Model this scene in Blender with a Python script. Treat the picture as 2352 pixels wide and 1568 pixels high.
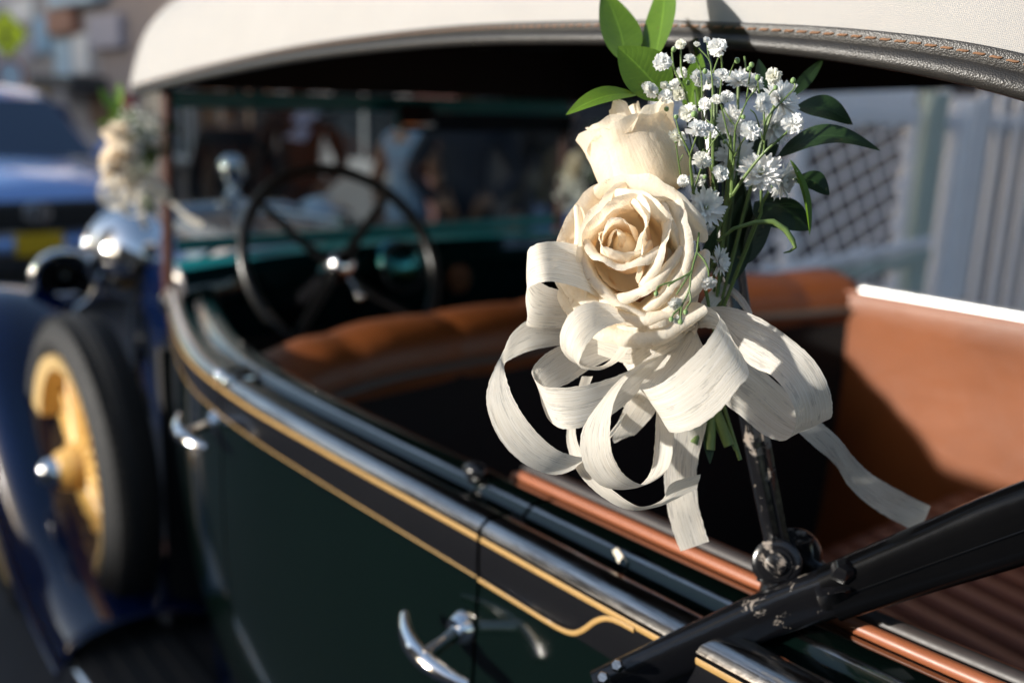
import bpy, bmesh, math, random
from mathutils import Vector, Matrix, noise
R_ = math.radians
for o in list(bpy.data.objects):
    bpy.data.objects.remove(o)
SC = bpy.context.scene
COL = SC.collection

# ------------------------------------------------------------------ camera
# car frame: +Y = front of the vintage car, +X = its right side, Z up, metres
CAM_POS = Vector((0, 0, 1.55))
PITCH, YAW, ROLL, FOC = R_(14), R_(39), R_(2), 35.0
FWD = Vector((math.sin(YAW) * math.cos(PITCH), math.cos(YAW) * math.cos(PITCH), -math.sin(PITCH)))
_r0 = Vector((math.cos(YAW), -math.sin(YAW), 0)); _u0 = _r0.cross(FWD)
RGT = _r0 * math.cos(ROLL) + _u0 * math.sin(ROLL)
UPV = -_r0 * math.sin(ROLL) + _u0 * math.cos(ROLL)
cam_d = bpy.data.cameras.new('camera'); cam = bpy.data.objects.new('camera', cam_d); COL.objects.link(cam)
cam_d.lens = FOC; cam_d.sensor_width = 36; cam_d.clip_start = 0.02; cam_d.clip_end = 2000
cam.matrix_world = Matrix(((RGT.x, UPV.x, -FWD.x, CAM_POS.x), (RGT.y, UPV.y, -FWD.y, CAM_POS.y),
                           (RGT.z, UPV.z, -FWD.z, CAM_POS.z), (0, 0, 0, 1)))
cam_d.dof.use_dof = True; cam_d.dof.focus_distance = 0.632; cam_d.dof.aperture_fstop = 3.2
SC.camera = cam

# ------------------------------------------------------------------ light
SUN_AZ, SUN_EL = R_(69), R_(13)          # azimuth measured from +Y towards -X
SUN_DIR = Vector((-math.sin(SUN_AZ) * math.cos(SUN_EL), math.cos(SUN_AZ) * math.cos(SUN_EL), math.sin(SUN_EL)))
W = bpy.data.worlds.new('World'); SC.world = W; W.use_nodes = True
wn = W.node_tree.nodes; wl = W.node_tree.links
sky = wn.new('ShaderNodeTexSky'); sky.sky_type = 'NISHITA'; sky.sun_disc = False
sky.sun_elevation = SUN_EL; sky.sun_rotation = math.atan2(SUN_DIR.x, SUN_DIR.y)
sky.air_density = 1.0; sky.dust_density = 1.6; sky.ozone_density = 1.0
bg = wn['Background']; bg.inputs['Strength'].default_value = 0.15
wl.new(sky.outputs[0], bg.inputs['Color'])
sl = bpy.data.lights.new('sun', 'SUN'); sl.energy = 4.0; sl.angle = R_(1.5); sl.color = (1.0, 0.965, 0.90)
so = bpy.data.objects.new('sun', sl); COL.objects.link(so)
so.rotation_euler = SUN_DIR.to_track_quat('Z', 'Y').to_euler(); so.location = (-3, 6, 8)
SC.view_settings.view_transform = 'Standard'; SC.view_settings.look = 'None'
SC.view_settings.exposure = 0.9; SC.view_settings.gamma = 1.0; SC.view_settings.use_curve_mapping = False
SC.render.engine = 'CYCLES'
SC.cycles.use_denoising = True
try:
    SC.cycles.denoiser = 'OPENIMAGEDENOISE'; SC.cycles.denoising_input_passes = 'RGB_ALBEDO_NORMAL'
except Exception:
    pass
SC.cycles.max_bounces = 8; SC.cycles.diffuse_bounces = 4; SC.cycles.glossy_bounces = 4
SC.cycles.transmission_bounces = 6; SC.cycles.transparent_max_bounces = 12
SC.cycles.sample_clamp_indirect = 6.0; SC.cycles.sample_clamp_direct = 0.0
SC.cycles.caustics_reflective = False; SC.cycles.caustics_refractive = False

# ------------------------------------------------------------------ helpers
FPX = FOC / 36 * 2352
def ray(px, py):
    return FWD + RGT * ((px - 1176) / FPX) - UPV * ((py - 784) / FPX)
def V(px, py, d):
    return CAM_POS + ray(px, py) * d
def VP(px, py, ax, val):
    r = ray(px, py); t = (val - CAM_POS[ax]) / r[ax]
    return CAM_POS + r * t
def CD(r, u, f=0.0):                       # direction given as right / up / away
    return RGT * r + UPV * u + FWD * f

def tag(o, label=None, cat=None, group=None, kind=None):
    if label: o['label'] = label
    if cat: o['category'] = cat
    if group: o['group'] = group
    if kind: o['kind'] = kind
    return o
def setparent(o, p):
    if p is not None:
        bpy.context.view_layer.update() if False else None
        o.parent = p
        o.matrix_parent_inverse = world_of(p).inverted()
    return o
def world_of(o):
    m = Matrix.LocRotScale(o.location, o.rotation_euler, o.scale)
    if o.parent is not None:
        return world_of(o.parent) @ o.matrix_parent_inverse @ m
    return m
def empty(name, loc=(0, 0, 0), parent=None):
    o = bpy.data.objects.new(name, None); COL.objects.link(o); o.location = loc
    o.empty_display_size = 0.1
    if parent is not None: setparent(o, parent)
    return o
def obj(name, verts, faces, m, parent=None, smooth=True, uv=None, mats=None, fm=None, attr=None):
    me = bpy.data.meshes.new(name)
    me.from_pydata([tuple(v) for v in verts], [], faces)
    for x in (mats or [m]): me.materials.append(x)
    if fm: me.polygons.foreach_set('material_index', fm)
    me.polygons.foreach_set('use_smooth', [smooth] * len(me.polygons))
    if uv:
        l = me.uv_layers.new(name='UVMap')
        for lp in me.loops: l.data[lp.index].uv = uv[lp.vertex_index]
    if attr:
        for k, vals in attr.items():
            a = me.attributes.new(k, 'FLOAT', 'POINT'); a.data.foreach_set('value', vals)
    me.update()
    o = bpy.data.objects.new(name, me); COL.objects.link(o)
    return setparent(o, parent)

class MB:
    """collects shapes into one mesh"""
    def __init__(s): s.v = []; s.f = []; s.m = []; s.uv = []
    def add(s, vs, fs, mi=0, uv=None):
        b = len(s.v); s.v += [Vector(v) for v in vs]; s.f += [tuple(i + b for i in f) for f in fs]; s.m += [mi] * len(fs)
        s.uv += (uv if uv else [(0, 0)] * len(vs)); return s
    def box(s, lo, hi, mi=0, M=None):
        x0, y0, z0 = lo; x1, y1, z1 = hi
        vs = [Vector(p) for p in ((x0,y0,z0),(x1,y0,z0),(x1,y1,z0),(x0,y1,z0),(x0,y0,z1),(x1,y0,z1),(x1,y1,z1),(x0,y1,z1))]
        if M: vs = [M @ v for v in vs]
        return s.add(vs, [(3,2,1,0),(4,5,6,7),(0,1,5,4),(1,2,6,5),(2,3,7,6),(3,0,4,7)], mi)
    def bbox(s, lo, hi, b=0.01, mi=0, M=None):
        bm = bmesh.new(); bmesh.ops.create_cube(bm, size=1)
        lo, hi = Vector(lo), Vector(hi); c = (lo + hi) / 2; d = hi - lo
        for v in bm.verts: v.co = Vector((v.co.x * d.x, v.co.y * d.y, v.co.z * d.z)) + c
        b = min(b, min(d) * .49)
        bmesh.ops.bevel(bm, geom=bm.edges[:], offset=b, segments=2, affect='EDGES', profile=.5)
        bm.verts.index_update(); vs = [(M @ v.co) if M else v.co.copy() for v in bm.verts]
        fs = [tuple(v.index for v in f.verts) for f in bm.faces]; bm.free()
        return s.add(vs, fs, mi)
    def grid(s, rows, mi=0, closeu=False, closev=False, uv=None):
        n = len(rows); k = len(rows[0]); vs = [p for r in rows for p in r]; fs = []
        for i in range(n if closev else n - 1):
            for j in range(k if closeu else k - 1):
                a = i * k + j; b = i * k + (j + 1) % k; c = ((i + 1) % n) * k + (j + 1) % k; d = ((i + 1) % n) * k + j
                fs.append((a, b, c, d))
        return s.add(vs, fs, mi, uv)
    def tube(s, pts, rad, seg=8, mi=0, cap=True, flat=None):
        pts = [Vector(p) for p in pts]; n = len(pts)
        rads = rad if isinstance(rad, list) else [rad] * n
        t0 = (pts[1] - pts[0]).normalized()
        a = t0.orthogonal().normalized() if flat is None else (Vector(flat) - t0 * t0.dot(Vector(flat))).normalized()
        rows = []
        for i in range(n):
            t = (pts[min(i + 1, n - 1)] - pts[max(i - 1, 0)]).normalized()
            a = (a - t * a.dot(t)).normalized(); b = t.cross(a)
            r = rads[i]; ra, rb = (r if isinstance(r, tuple) else (r, r))
            rows.append([pts[i] + a * (ra * math.cos(2 * math.pi * k / seg)) + b * (rb * math.sin(2 * math.pi * k / seg)) for k in range(seg)])
        b0 = len(s.v); s.grid(rows, mi, closeu=True)
        if cap:
            s.f.append(tuple(b0 + k for k in reversed(range(seg)))); s.m.append(mi)
            e = b0 + (n - 1) * seg; s.f.append(tuple(e + k for k in range(seg))); s.m.append(mi)
        return s
    def lathe(s, prof, c=(0,0,0), axis=(0,0,1), seg=24, mi=0, a0=0, a1=2*math.pi):
        ax = Vector(axis).normalized(); e1 = ax.orthogonal().normalized(); e2 = ax.cross(e1); c = Vector(c)
        full = abs(a1 - a0 - 2 * math.pi) < 1e-6; kk = seg if full else seg + 1
        rows = [[c + ax * h + (e1 * math.cos(a0 + (a1 - a0) * k / seg) + e2 * math.sin(a0 + (a1 - a0) * k / seg)) * r for k in range(kk)] for r, h in prof]
        return s.grid(rows, mi, closeu=full)
    def torus(s, c, axis, R, r, seg=48, sg=10, mi=0, a0=0, a1=2*math.pi):
        ax = Vector(axis).normalized(); e1 = ax.orthogonal().normalized(); e2 = ax.cross(e1); c = Vector(c)
        rows = []
        for k in range(seg):
            a = 2 * math.pi * k / seg; d = e1 * math.cos(a) + e2 * math.sin(a)
            rows.append([c + d * (R + r * math.cos(2*math.pi*j/sg)) + ax * (r * math.sin(2*math.pi*j/sg)) for j in range(sg)])
        return s.grid(rows, mi, closeu=True, closev=True)
    def sphere(s, c, r, seg=16, rings=8, mi=0, sc=(1,1,1), axis=None):
        prof = []
        vs = []; c = Vector(c); rows = []
        for i in range(rings + 1):
            th = math.pi * i / rings
            rows.append([c + Vector((r*sc[0]*math.sin(th)*math.cos(2*math.pi*k/seg), r*sc[1]*math.sin(th)*math.sin(2*math.pi*k/seg), r*sc[2]*math.cos(th))) for k in range(seg)])
        return s.grid(rows, mi, closeu=True)
    def build(s, name, m, parent=None, smooth=True, mats=None, uv=False):
        o = obj(name, s.v, s.f, m, parent, smooth, mats=mats, fm=s.m if mats else None, uv=s.uv if uv else None)
        if smooth: o.data.set_sharp_from_angle(angle=R_(48))
        return o

def cr(pts, t):
    """Catmull-Rom through a list of tuples / vectors, t in 0..1"""
    n = len(pts) - 1; x = min(max(t, 0), 1) * n; i = min(int(x), n - 1); f = x - i
    p0 = pts[max(i - 1, 0)]; p1 = pts[i]; p2 = pts[i + 1]; p3 = pts[min(i + 2, n)]
    if i == 0: p0 = [2 * a - b for a, b in zip(p1, p2)]
    if i == n - 1: p3 = [2 * a - b for a, b in zip(p2, p1)]
    return [0.5 * (2*b + (c - a) * f + (2*a - 5*b + 4*c - d) * f*f + (-a + 3*b - 3*c + d) * f**3) for a, b, c, d in zip(p0, p1, p2, p3)]
def interp(tab, x):
    """piecewise-linear table [(x, y...)]"""
    if x <= tab[0][0]: return tab[0][1:]
    for a, b in zip(tab, tab[1:]):
        if x <= b[0]:
            f = (x - a[0]) / (b[0] - a[0]); f2 = f
            return tuple(p + (q - p) * f2 for p, q in zip(a[1:], b[1:]))
    return tab[-1][1:]
def smooth_tab(tab, n=8):
    out = []
    for k in range((len(tab) - 1) * n + 1):
        out.append(tuple(cr(tab, k / ((len(tab) - 1) * n))))
    return out
def copy_tree(o, parent=None):
    c = o.copy(); COL.objects.link(c); c.parent = parent
    if parent is not None: c.matrix_parent_inverse = o.matrix_parent_inverse.copy()
    for ch in list(o.children): copy_tree(ch, c)
    return c

# ------------------------------------------------------------------ materials
class N:
    def __init__(s, name):
        s.m = bpy.data.materials.new(name); s.m.use_nodes = True; s.t = s.m.node_tree; s.n = s.t.nodes; s.l = s.t.links
        s.p = s.n['Principled BSDF']; s.out = s.n['Material Output']
    def new(s, t, **kw):
        x = s.n.new(t)
        for k, v in kw.items():
            if hasattr(x, k) and k not in ('inputs',): setattr(x, k, v)
        return x
    def link(s, a, b): s.l.new(a, b)
    def coord(s, which='Object', scale=(1,1,1), rot=(0,0,0)):
        tc = s.new('ShaderNodeTexCoord'); mp = s.new('ShaderNodeMapping')
        mp.inputs['Scale'].default_value = scale; mp.inputs['Rotation'].default_value = rot
        s.link(tc.outputs[which], mp.inputs[0]); return mp.outputs[0]
    def noise(s, co, scale=5, detail=4, rough=.5, dist=0):
        x = s.new('ShaderNodeTexNoise'); x.inputs['Scale'].default_value = scale; x.inputs['Detail'].default_value = detail
        x.inputs['Roughness'].default_value = rough; x.inputs['Distortion'].default_value = dist
        if co is not None: s.link(co, x.inputs['Vector'])
        return x.outputs['Fac']
    def ramp(s, fac, stops):
        x = s.new('ShaderNodeValToRGB'); e = x.color_ramp.elements
        while len(e) < len(stops): e.new(0.5)
        for el, (p, c) in zip(e, stops):
            el.position = p; el.color = (c[0], c[1], c[2], 1) if not isinstance(c, (int, float)) else (c, c, c, 1)
        s.link(fac, x.inputs[0]); return x.outputs[0]
    def mix(s, fac, a, b):
        x = s.new('ShaderNodeMix'); x.data_type = 'RGBA'
        for inp, val in ((x.inputs['Factor'], fac), (x.inputs['A'], a), (x.inputs['B'], b)):
            if hasattr(val, 'is_output') or isinstance(val, bpy.types.NodeSocket): s.link(val, inp)
            elif isinstance(val, (int, float)): inp.default_value = val
            else: inp.default_value = (*val, 1)
        return x.outputs['Result']
    def math(s, op, a, b=0.5):
        x = s.new('ShaderNodeMath'); x.operation = op
        for i, val in enumerate((a, b)):
            if isinstance(val, bpy.types.NodeSocket): s.link(val, x.inputs[i])
            else: x.inputs[i].default_value = val
        return x.outputs[0]
    def bump(s, h, strength=.3, dist=.001):
        x = s.new('ShaderNodeBump'); x.inputs['Strength'].default_value = strength; x.inputs['Distance'].default_value = dist
        s.link(h, x.inputs['Height']); return x.outputs[0]
    def set(s, **kw):
        for k, v in kw.items():
            inp = s.p.inputs[k.replace('_', ' ')]
            if isinstance(v, bpy.types.NodeSocket): s.link(v, inp)
            elif isinstance(v, tuple) and len(v) == 3: inp.default_value = (*v, 1)
            else: inp.default_value = v
        return s
def plain(name, c, rough=.5, metal=0, var=.12, vscale=6, bump=0, bscale=60, bdist=.002, coat=0, which='Object', spec=.5):
    n = N(name); co = n.coord(which)
    f = n.noise(co, vscale, 5, .6)
    a = tuple(x * (1 - var) for x in c); b = tuple(min(1, x * (1 + var)) for x in c)
    n.set(Base_Color=n.mix(f, a, b), Metallic=metal)
    n.p.inputs['Specular IOR Level'].default_value = spec
    rr = n.new('ShaderNodeMapRange'); rr.inputs['To Min'].default_value = rough * .8; rr.inputs['To Max'].default_value = min(1, rough * 1.2)
    n.link(n.noise(co, vscale * 4, 3), rr.inputs[0]); n.link(rr.outputs[0], n.p.inputs['Roughness'])
    if coat: n.p.inputs['Coat Weight'].default_value = coat; n.p.inputs['Coat Roughness'].default_value = .04
    if bump: n.link(n.bump(n.noise(co, bscale, 6, .6), bump, bdist), n.p.inputs['Normal'])
    return n.m
def thin(name, color_fn, trans=.35, rough=.5, bump_fn=None, holes_fn=None, spec=.3):
    """thin sheet (petal, leaf, ribbon): principled front + translucent light through it"""
    n = N(name); col = color_fn(n)
    n.set(Base_Color=col, Roughness=rough); n.p.inputs['Specular IOR Level'].default_value = spec
    tr = n.new('ShaderNodeBsdfTranslucent'); n.link(col, tr.inputs['Color']) if isinstance(col, bpy.types.NodeSocket) else None
    mx = n.new('ShaderNodeMixShader'); mx.inputs[0].default_value = trans
    n.link(n.p.outputs[0], mx.inputs[1]); n.link(tr.outputs[0], mx.inputs[2])
    if bump_fn:
        nb = bump_fn(n); n.link(nb, n.p.inputs['Normal']); n.link(nb, tr.inputs['Normal'])
    last = mx.outputs[0]
    if holes_fn:
        tp = n.new('ShaderNodeBsdfTransparent'); m2 = n.new('ShaderNodeMixShader'); n.link(holes_fn(n), m2.inputs[0])
        n.link(last, m2.inputs[1]); n.link(tp.outputs[0], m2.inputs[2]); last = m2.outputs[0]
    n.link(last, n.out.inputs['Surface']); return n.m

M = {}
# canvas with a woven thread (UV in metres)
n = N('canvas'); co = n.coord('UV')
def wave(n, co, axis, sc):
    w = n.new('ShaderNodeTexWave'); w.wave_type = 'BANDS'; w.bands_direction = axis; w.inputs['Scale'].default_value = sc
    w.inputs['Distortion'].default_value = 1.5; w.inputs['Detail'].default_value = 2; w.inputs['Detail Scale'].default_value = .35
    n.link(co, w.inputs['Vector']); return w.outputs['Fac']
wx = wave(n, co, 'X', 265); wy = wave(n, co, 'Y', 235); wv = n.math('MULTIPLY', wx, wy)
big = n.noise(n.coord('UV'), 9, 5, .6)
base = n.mix(big, (.325, .313, .300), (.385, .372, .358))
n.set(Base_Color=n.mix(n.math('MULTIPLY', wv, .34), base, (.215, .20, .19)), Roughness=.9)
hgt = n.math('ADD', n.math('MULTIPLY', wv, -1), n.math('MULTIPLY', n.noise(co, 35, 4), 2.2))
n.link(n.bump(hgt, .35, .0007), n.p.inputs['Normal']); n.p.inputs['Specular IOR Level'].default_value = .2
n.p.inputs['Sheen Weight'].default_value = .15
M['canvas'] = n.m
M['lining'] = plain('lining', (.02, .015, .013), .9, var=.3, vscale=12, bump=.3, bscale=300)
n = N('binding_leather'); co = n.coord('Object')
vo = n.new('ShaderNodeTexVoronoi'); vo.inputs['Scale'].default_value = 900; n.link(co, vo.inputs[0])
n.set(Base_Color=n.mix(n.noise(co, 60, 4), (.013, .012, .0115), (.030, .0275, .025)), Roughness=.42)
n.link(n.bump(n.math('ADD', vo.outputs['Distance'], n.math('MULTIPLY', n.noise(co, 120, 5), .8)), .32, .0008), n.p.inputs['Normal'])
M['binding'] = n.m
M['thread'] = plain('thread', (.20, .10, .05), .8, var=.3, vscale=900)
def paint(name, c, c2, rough=.22):
    n = N(name); co = n.coord('Object')
    n.set(Base_Color=n.mix(n.noise(co, 3, 5, .6), c, c2), Roughness=rough)
    n.p.inputs['Coat Weight'].default_value = .55; n.p.inputs['Coat Roughness'].default_value = .05; n.p.inputs['Specular IOR Level'].default_value = .3
    n.link(n.bump(n.noise(co, 14, 3), .04, .01), n.p.inputs['Normal']); return n.m
M['green'] = paint('green_paint', (.0010, .0032, .0026), (.0016, .0048, .0038), .12)
M['black_paint'] = paint('black_paint', (.004, .004, .005), (.008, .008, .009))
M['teal'] = paint('teal_paint', (.006, .20, .22), (.010, .27, .29), .3)  # sunlit look of the green body paint, put into a teal colour
M['navy'] = paint('navy_paint', (.0002, .0055, .034), (.0005, .008, .046), .10)
M['gold'] = plain('gold_line', (.35, .21, .07), .45, var=.2, vscale=40, bump=.2, bscale=400)
n = N('chrome'); co = n.coord('Object')
n.set(Base_Color=(.82, .82, .83), Metallic=1.0, Roughness=n.math('MULTIPLY', n.noise(co, 30, 5), .16))
M['chrome'] = n.m
n = N('bright_moulding'); co = n.coord('Object', (60, 1.6, 60)); co2 = n.coord('Object')
st = n.noise(co, 6, 5, .65); 
n.set(Base_Color=n.ramp(st, [(.3, (.22, .20, .19)), (.55, (.44, .42, .40)), (.75, (.55, .54, .53))]), Metallic=1.0, Roughness=n.math('ADD', n.math('MULTIPLY', st, .25), .06))
n.link(n.bump(n.noise(co2, 90, 4), .12, .002), n.p.inputs['Normal'])
M['moulding'] = n.m
def leather(name, c, c2, rough=.42):
    n = N(name); co = n.coord('Object')
    vo = n.new('ShaderNodeTexVoronoi'); vo.inputs['Scale'].default_value = 260; n.link(co, vo.inputs[0])
    n.set(Base_Color=n.mix(n.ramp(n.noise(co, 3.5, 4, .5), [(.3, 0.0), (.7, 1.0)]), c, c2), Roughness=rough)
    n.link(n.bump(n.math('ADD', vo.outputs['Distance'], n.math('ADD', n.math('MULTIPLY', n.noise(co, 22, 5, .6, .8), 3), n.math('MULTIPLY', n.noise(co, 5, 3), 4))), .16, .004), n.p.inputs['Normal']); return n.m
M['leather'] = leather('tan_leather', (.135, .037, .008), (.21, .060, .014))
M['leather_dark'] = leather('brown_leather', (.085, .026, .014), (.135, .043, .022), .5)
M['piping'] = plain('leather_piping', (.25, .080, .034), .42, var=.18, vscale=14, bump=.12, bscale=220, bdist=.0008)
M['carpet'] = plain('carpet', (.008, .007, .007), .95, var=.4, vscale=80)
M['rubber'] = plain('tyre_rubber', (.006, .006, .0065), .75, var=.25, vscale=30, bump=.4, bscale=120)
M['dark_trim'] = plain('dark_trim', (.01, .009, .008), .6, var=.3, vscale=20)
M['yellow'] = plain('yellow_wheel_paint', (.64, .39, .11), .35, var=.1, coat=.5)
M['bakelite'] = plain('bakelite', (.006, .006, .006), .3, var=.2, vscale=10)
# chipped black iron
n = N('worn_black_iron'); co = n.coord('Object')
ch = n.noise(n.coord('Object', (1, 1, 1)), 38, 8, .72, .6); ch2 = n.noise(co, 9, 3)
msk = n.ramp(n.math('ADD', n.math('MULTIPLY', ch, .75), n.math('MULTIPLY', ch2, .3)), [(.614, 0.0), (.628, 1.0)])
n.set(Base_Color=n.mix(msk, (.005, .005, .006), (.21, .175, .145)), Roughness=n.mix(msk, (.22,)*3, (.6,)*3))
n.link(n.bump(n.math('ADD', n.math('MULTIPLY', msk, -1.2), n.math('MULTIPLY', n.noise(co, 120, 5), .8)), .35, .0012), n.p.inputs['Normal'])
M['iron'] = n.m
# clear glass: thin pane, fresnel reflection
def glass(name, tint=(.42, .49, .50)):
    n = N(name); n.n.remove(n.p)
    tp = n.new('ShaderNodeBsdfTransparent'); tp.inputs[0].default_value = (*tint, 1)
    gl = n.new('ShaderNodeBsdfGlossy'); gl.inputs['Roughness'].default_value = .02
    fr = n.new('ShaderNodeFresnel'); fr.inputs[0].default_value = 1.45
    mx = n.new('ShaderNodeMixShader'); n.link(fr.outputs[0], mx.inputs[0]); n.link(tp.outputs[0], mx.inputs[1]); n.link(gl.outputs[0], mx.inputs[2])
    n.link(mx.outputs[0], n.out.inputs['Surface']); return n.m
M['glass'] = glass('windscreen_glass')
n = N('house_glass'); n.set(Base_Color=(.012, .014, .017), Roughness=.12); n.p.inputs['Specular IOR Level'].default_value = .35; M['house_glass'] = n.m
n = N('window_glass'); n.set(Base_Color=(.015, .035, .08), Roughness=.05); n.p.inputs['Specular IOR Level'].default_value = .8; M['dark_glass'] = n.m
# ================================================================== street
rnd = random.Random(7)
def gz(y):
    return 0.0 if y < 3 else (-0.035 * (y - 3) if y < 60 else -0.035 * 57)
n = N('asphalt'); co = n.coord('Object')
n.set(Base_Color=n.mix(n.noise(co, 1.3, 6, .6), (.045, .045, .05), (.075, .074, .078)), Roughness=.85)
n.link(n.bump(n.noise(co, 160, 4, .7), .5, .006), n.p.inputs['Normal']); M['asphalt'] = n.m
M['concrete'] = plain('concrete', (.30, .29, .28), .85, var=.2, vscale=2.5, bump=.3, bscale=90)
M['kerb'] = plain('kerb_stone', (.34, .33, .31), .8, var=.2, vscale=4, bump=.3, bscale=60)
ys = [-600, -60, -8, 0, 3, 6, 10, 16, 24, 36, 60, 120, 900]
mb = MB(); mb.grid([[Vector((x, y, gz(y))) for x in (-700, -40, -5, 2.74, 4.6, 40, 700)] for y in ys])
tag(mb.build('road', M['asphalt'], smooth=False), kind='structure')
mb = MB()
def strip(mb, x0, x1, h, ys, mi=0):
    for a, b in zip(ys, ys[1:]):
        za, zb = gz(a), gz(b)
        vs = [(x0,a,za-.05),(x1,a,za-.05),(x1,b,zb-.05),(x0,b,zb-.05),(x0,a,za+h),(x1,a,za+h),(x1,b,zb+h),(x0,b,zb+h)]
        mb.add(vs, [(4,5,6,7),(0,4,7,3),(1,2,6,5),(0,1,5,4),(2,3,7,6)], mi)
strip(mb, 2.90, 9.0, .128, [-6, 0, 3, 6, 10, 16, 24, 36, 60]); pv = tag(mb.build('pavement', M['concrete'], smooth=False), kind='structure')
kerb = tag(empty('kerb', (2.8, 10, 0)), kind='structure')
y = -4.0; k = 0
while y < 30:
    b = MB(); z = gz(y + .45); t = rnd.uniform(-.004, .004)
    b.bbox((2.75 + t, y + .006, z - .1), (2.896 + t, y + .894, z + .135 + t), .015)
    b.build('kerb_stone', M['kerb'], kerb, smooth=False); y += .9

# ---- facades on the far side of the pavement (street falls away to the front)
def wallmat(name, c, brick=False):
    n = N(name); co = n.coord('Object')
    f = n.noise(co, 1.1, 6, .65)
    c1 = tuple(x * .8 for x in c); c2 = tuple(min(1, x * 1.15) for x in c)
    col = n.mix(f, c1, c2)
    if brick:
        br = n.new('ShaderNodeTexBrick'); mp = n.coord('Object', (1, 1, 1), (R_(90), 0, R_(90)))
        n.link(mp, br.inputs['Vector']); br.inputs['Scale'].default_value = 1.0
        br.inputs['Brick Width'].default_value = .42; br.inputs['Row Height'].default_value = .16; br.inputs['Mortar Size'].default_value = .012
        br.inputs['Color1'].default_value = (*c1, 1); br.inputs['Color2'].default_value = (*c2, 1); br.inputs['Mortar'].default_value = (c[0]*.45, c[1]*.45, c[2]*.45, 1)
        col = n.mix(.35, br.outputs['Color'], col)
        n.link(n.bump(br.outputs['Fac'], -.5, .01), n.p.inputs['Normal'])
    n.set(Base_Color=col, Roughness=.9); return n.m
PAL = {k: plain('paint_' + k, c, .6, var=.1, vscale=3) for k, c in dict(
    white=(.82,.82,.84), paleblue=(.50,.66,.80), skyblue=(.30,.50,.74), terracotta=(.36,.17,.12), brown=(.16,.085,.05), ochre=(.45,.28,.10),
    grey=(.22,.21,.22), darkgrey=(.06,.06,.065), cream=(.66,.58,.46), red=(.35,.06,.06), maroon=(.10,.03,.025), green=(.10,.22,.15), lilac=(.42,.40,.48)).items()}
XF = 4.45
def house(name, label, y0, y1, h, colour, brick=False):
    root = empty(name, (XF + 3, (y0 + y1) / 2, gz(y0))); tag(root, label, 'house', 'houses along the street')
    z0 = gz(y1) - .3; zt = gz((y0 + y1) / 2) + h
    mb = MB(); mb.box((XF, y0 + .01, z0), (XF + 6, y1 - .01, zt)); mb.build('wall', wallmat(name + '_wall_' + label[:6].strip(), colour, brick), root, smooth=False)
    mb = MB()
    mb.add([(XF - .35, y0 + .02, zt - .05), (XF - .35, y1 - .02, zt - .05), (XF + 3, y1 - .02, zt + 1.1), (XF + 3, y0 + .02, zt + 1.1), (XF + 6.3, y1 - .02, zt - .05), (XF + 6.3, y0 + .02, zt - .05),
            (XF - .35, y0 + .02, zt + .04), (XF - .35, y1 - .02, zt + .04), (XF + 3, y1 - .02, zt + 1.2), (XF + 3, y0 + .02, zt + 1.2), (XF + 6.3, y1 - .02, zt + .04), (XF + 6.3, y0 + .02, zt + .04)],
           [(0,1,2,3),(3,2,4,5),(9,8,7,6),(11,10,8,9),(0,6,7,1),(1,7,8,2),(2,8,10,4),(4,10,11,5),(5,11,9,3),(3,9,6,0)])
    mb.build('roof', PAL['terracotta'], root, smooth=False)
    return root
def window(root, y0, y1, z0, z1, frame='white', glass='house_glass'):
    t = .06; mb = MB()
    mb.box((XF - .05, y0 - t, z0 - t), (XF + .02, y0, z1 + t)); mb.box((XF - .05, y1, z0 - t), (XF + .02, y1 + t, z1 + t))
    mb.box((XF - .05, y0, z1), (XF + .02, y1, z1 + t)); mb.box((XF - .05, y0, z0 - t), (XF + .02, y1, z0))
    mb.box((XF - .04, (y0 + y1) / 2 - .025, z0), (XF + .01, (y0 + y1) / 2 + .025, z1))
    w = mb.build('window', PAL[frame], root, smooth=False)
    g = MB(); g.box((XF - .015, y0, z0), (XF + .004, (y0 + y1) / 2 - .025, z1)); g.build('pane', M[glass], w, smooth=False)
    g = MB(); g.box((XF - .015, (y0 + y1) / 2 + .025, z0), (XF + .004, y1, z1)); g.build('pane', M[glass], w, smooth=False)
    s = MB(); s.box((XF - .14, y0 - .1, z0 - t - .05), (XF - .052, y1 + .1, z0 - t)); s.build('sill', PAL['grey'], w, smooth=False)
def door(root, y0, y1, z0, z1, colour, frame='grey'):
    mb = MB(); mb.box((XF - .06, y0, z0), (XF + .02, y1, z1))
    for k in range(2):
        for j in range(2):
            ya = y0 + (y1 - y0) * (.1 + .45 * k); za = z0 + (z1 - z0) * (.06 + .48 * j)
            mb.bbox((XF - .075, ya, za), (XF - .055, ya + (y1 - y0) * .35, za + (z1 - z0) * .4), .008)
    d = mb.build('door', PAL[colour], root, smooth=False)
    f = MB(); f.box((XF - .09, y0 - .09, z0), (XF - .002, y0 - .002, z1 + .09)); f.box((XF - .09, y1 + .002, z0), (XF - .002, y1 + .09, z1 + .09)); f.box((XF - .09, y0, z1 + .002), (XF - .002, y1, z1 + .09))
    f.build('door_frame', PAL[frame], d, smooth=False)
    k = MB(); k.sphere((XF - .10, y0 + .1, (z0 + z1) / 2), .035, 10, 6); k.build('handle', M['chrome'], d)
def pxbox(root, name, x0, x1, y0, y1, colour, depth=.08):
    a = VP(x0, (y0 + y1) / 2, 0, XF); b = VP(x1, (y0 + y1) / 2, 0, XF); c = VP((x0 + x1) / 2, y0, 0, XF); d = VP((x0 + x1) / 2, y1, 0, XF)
    mb = MB(); mb.bbox((XF - depth, min(a.y, b.y), min(c.z, d.z)), (XF - .003, max(a.y, b.y), max(c.z, d.z)), .015)
    return mb.build(name, PAL[colour], root, smooth=False)
PV = .128
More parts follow.
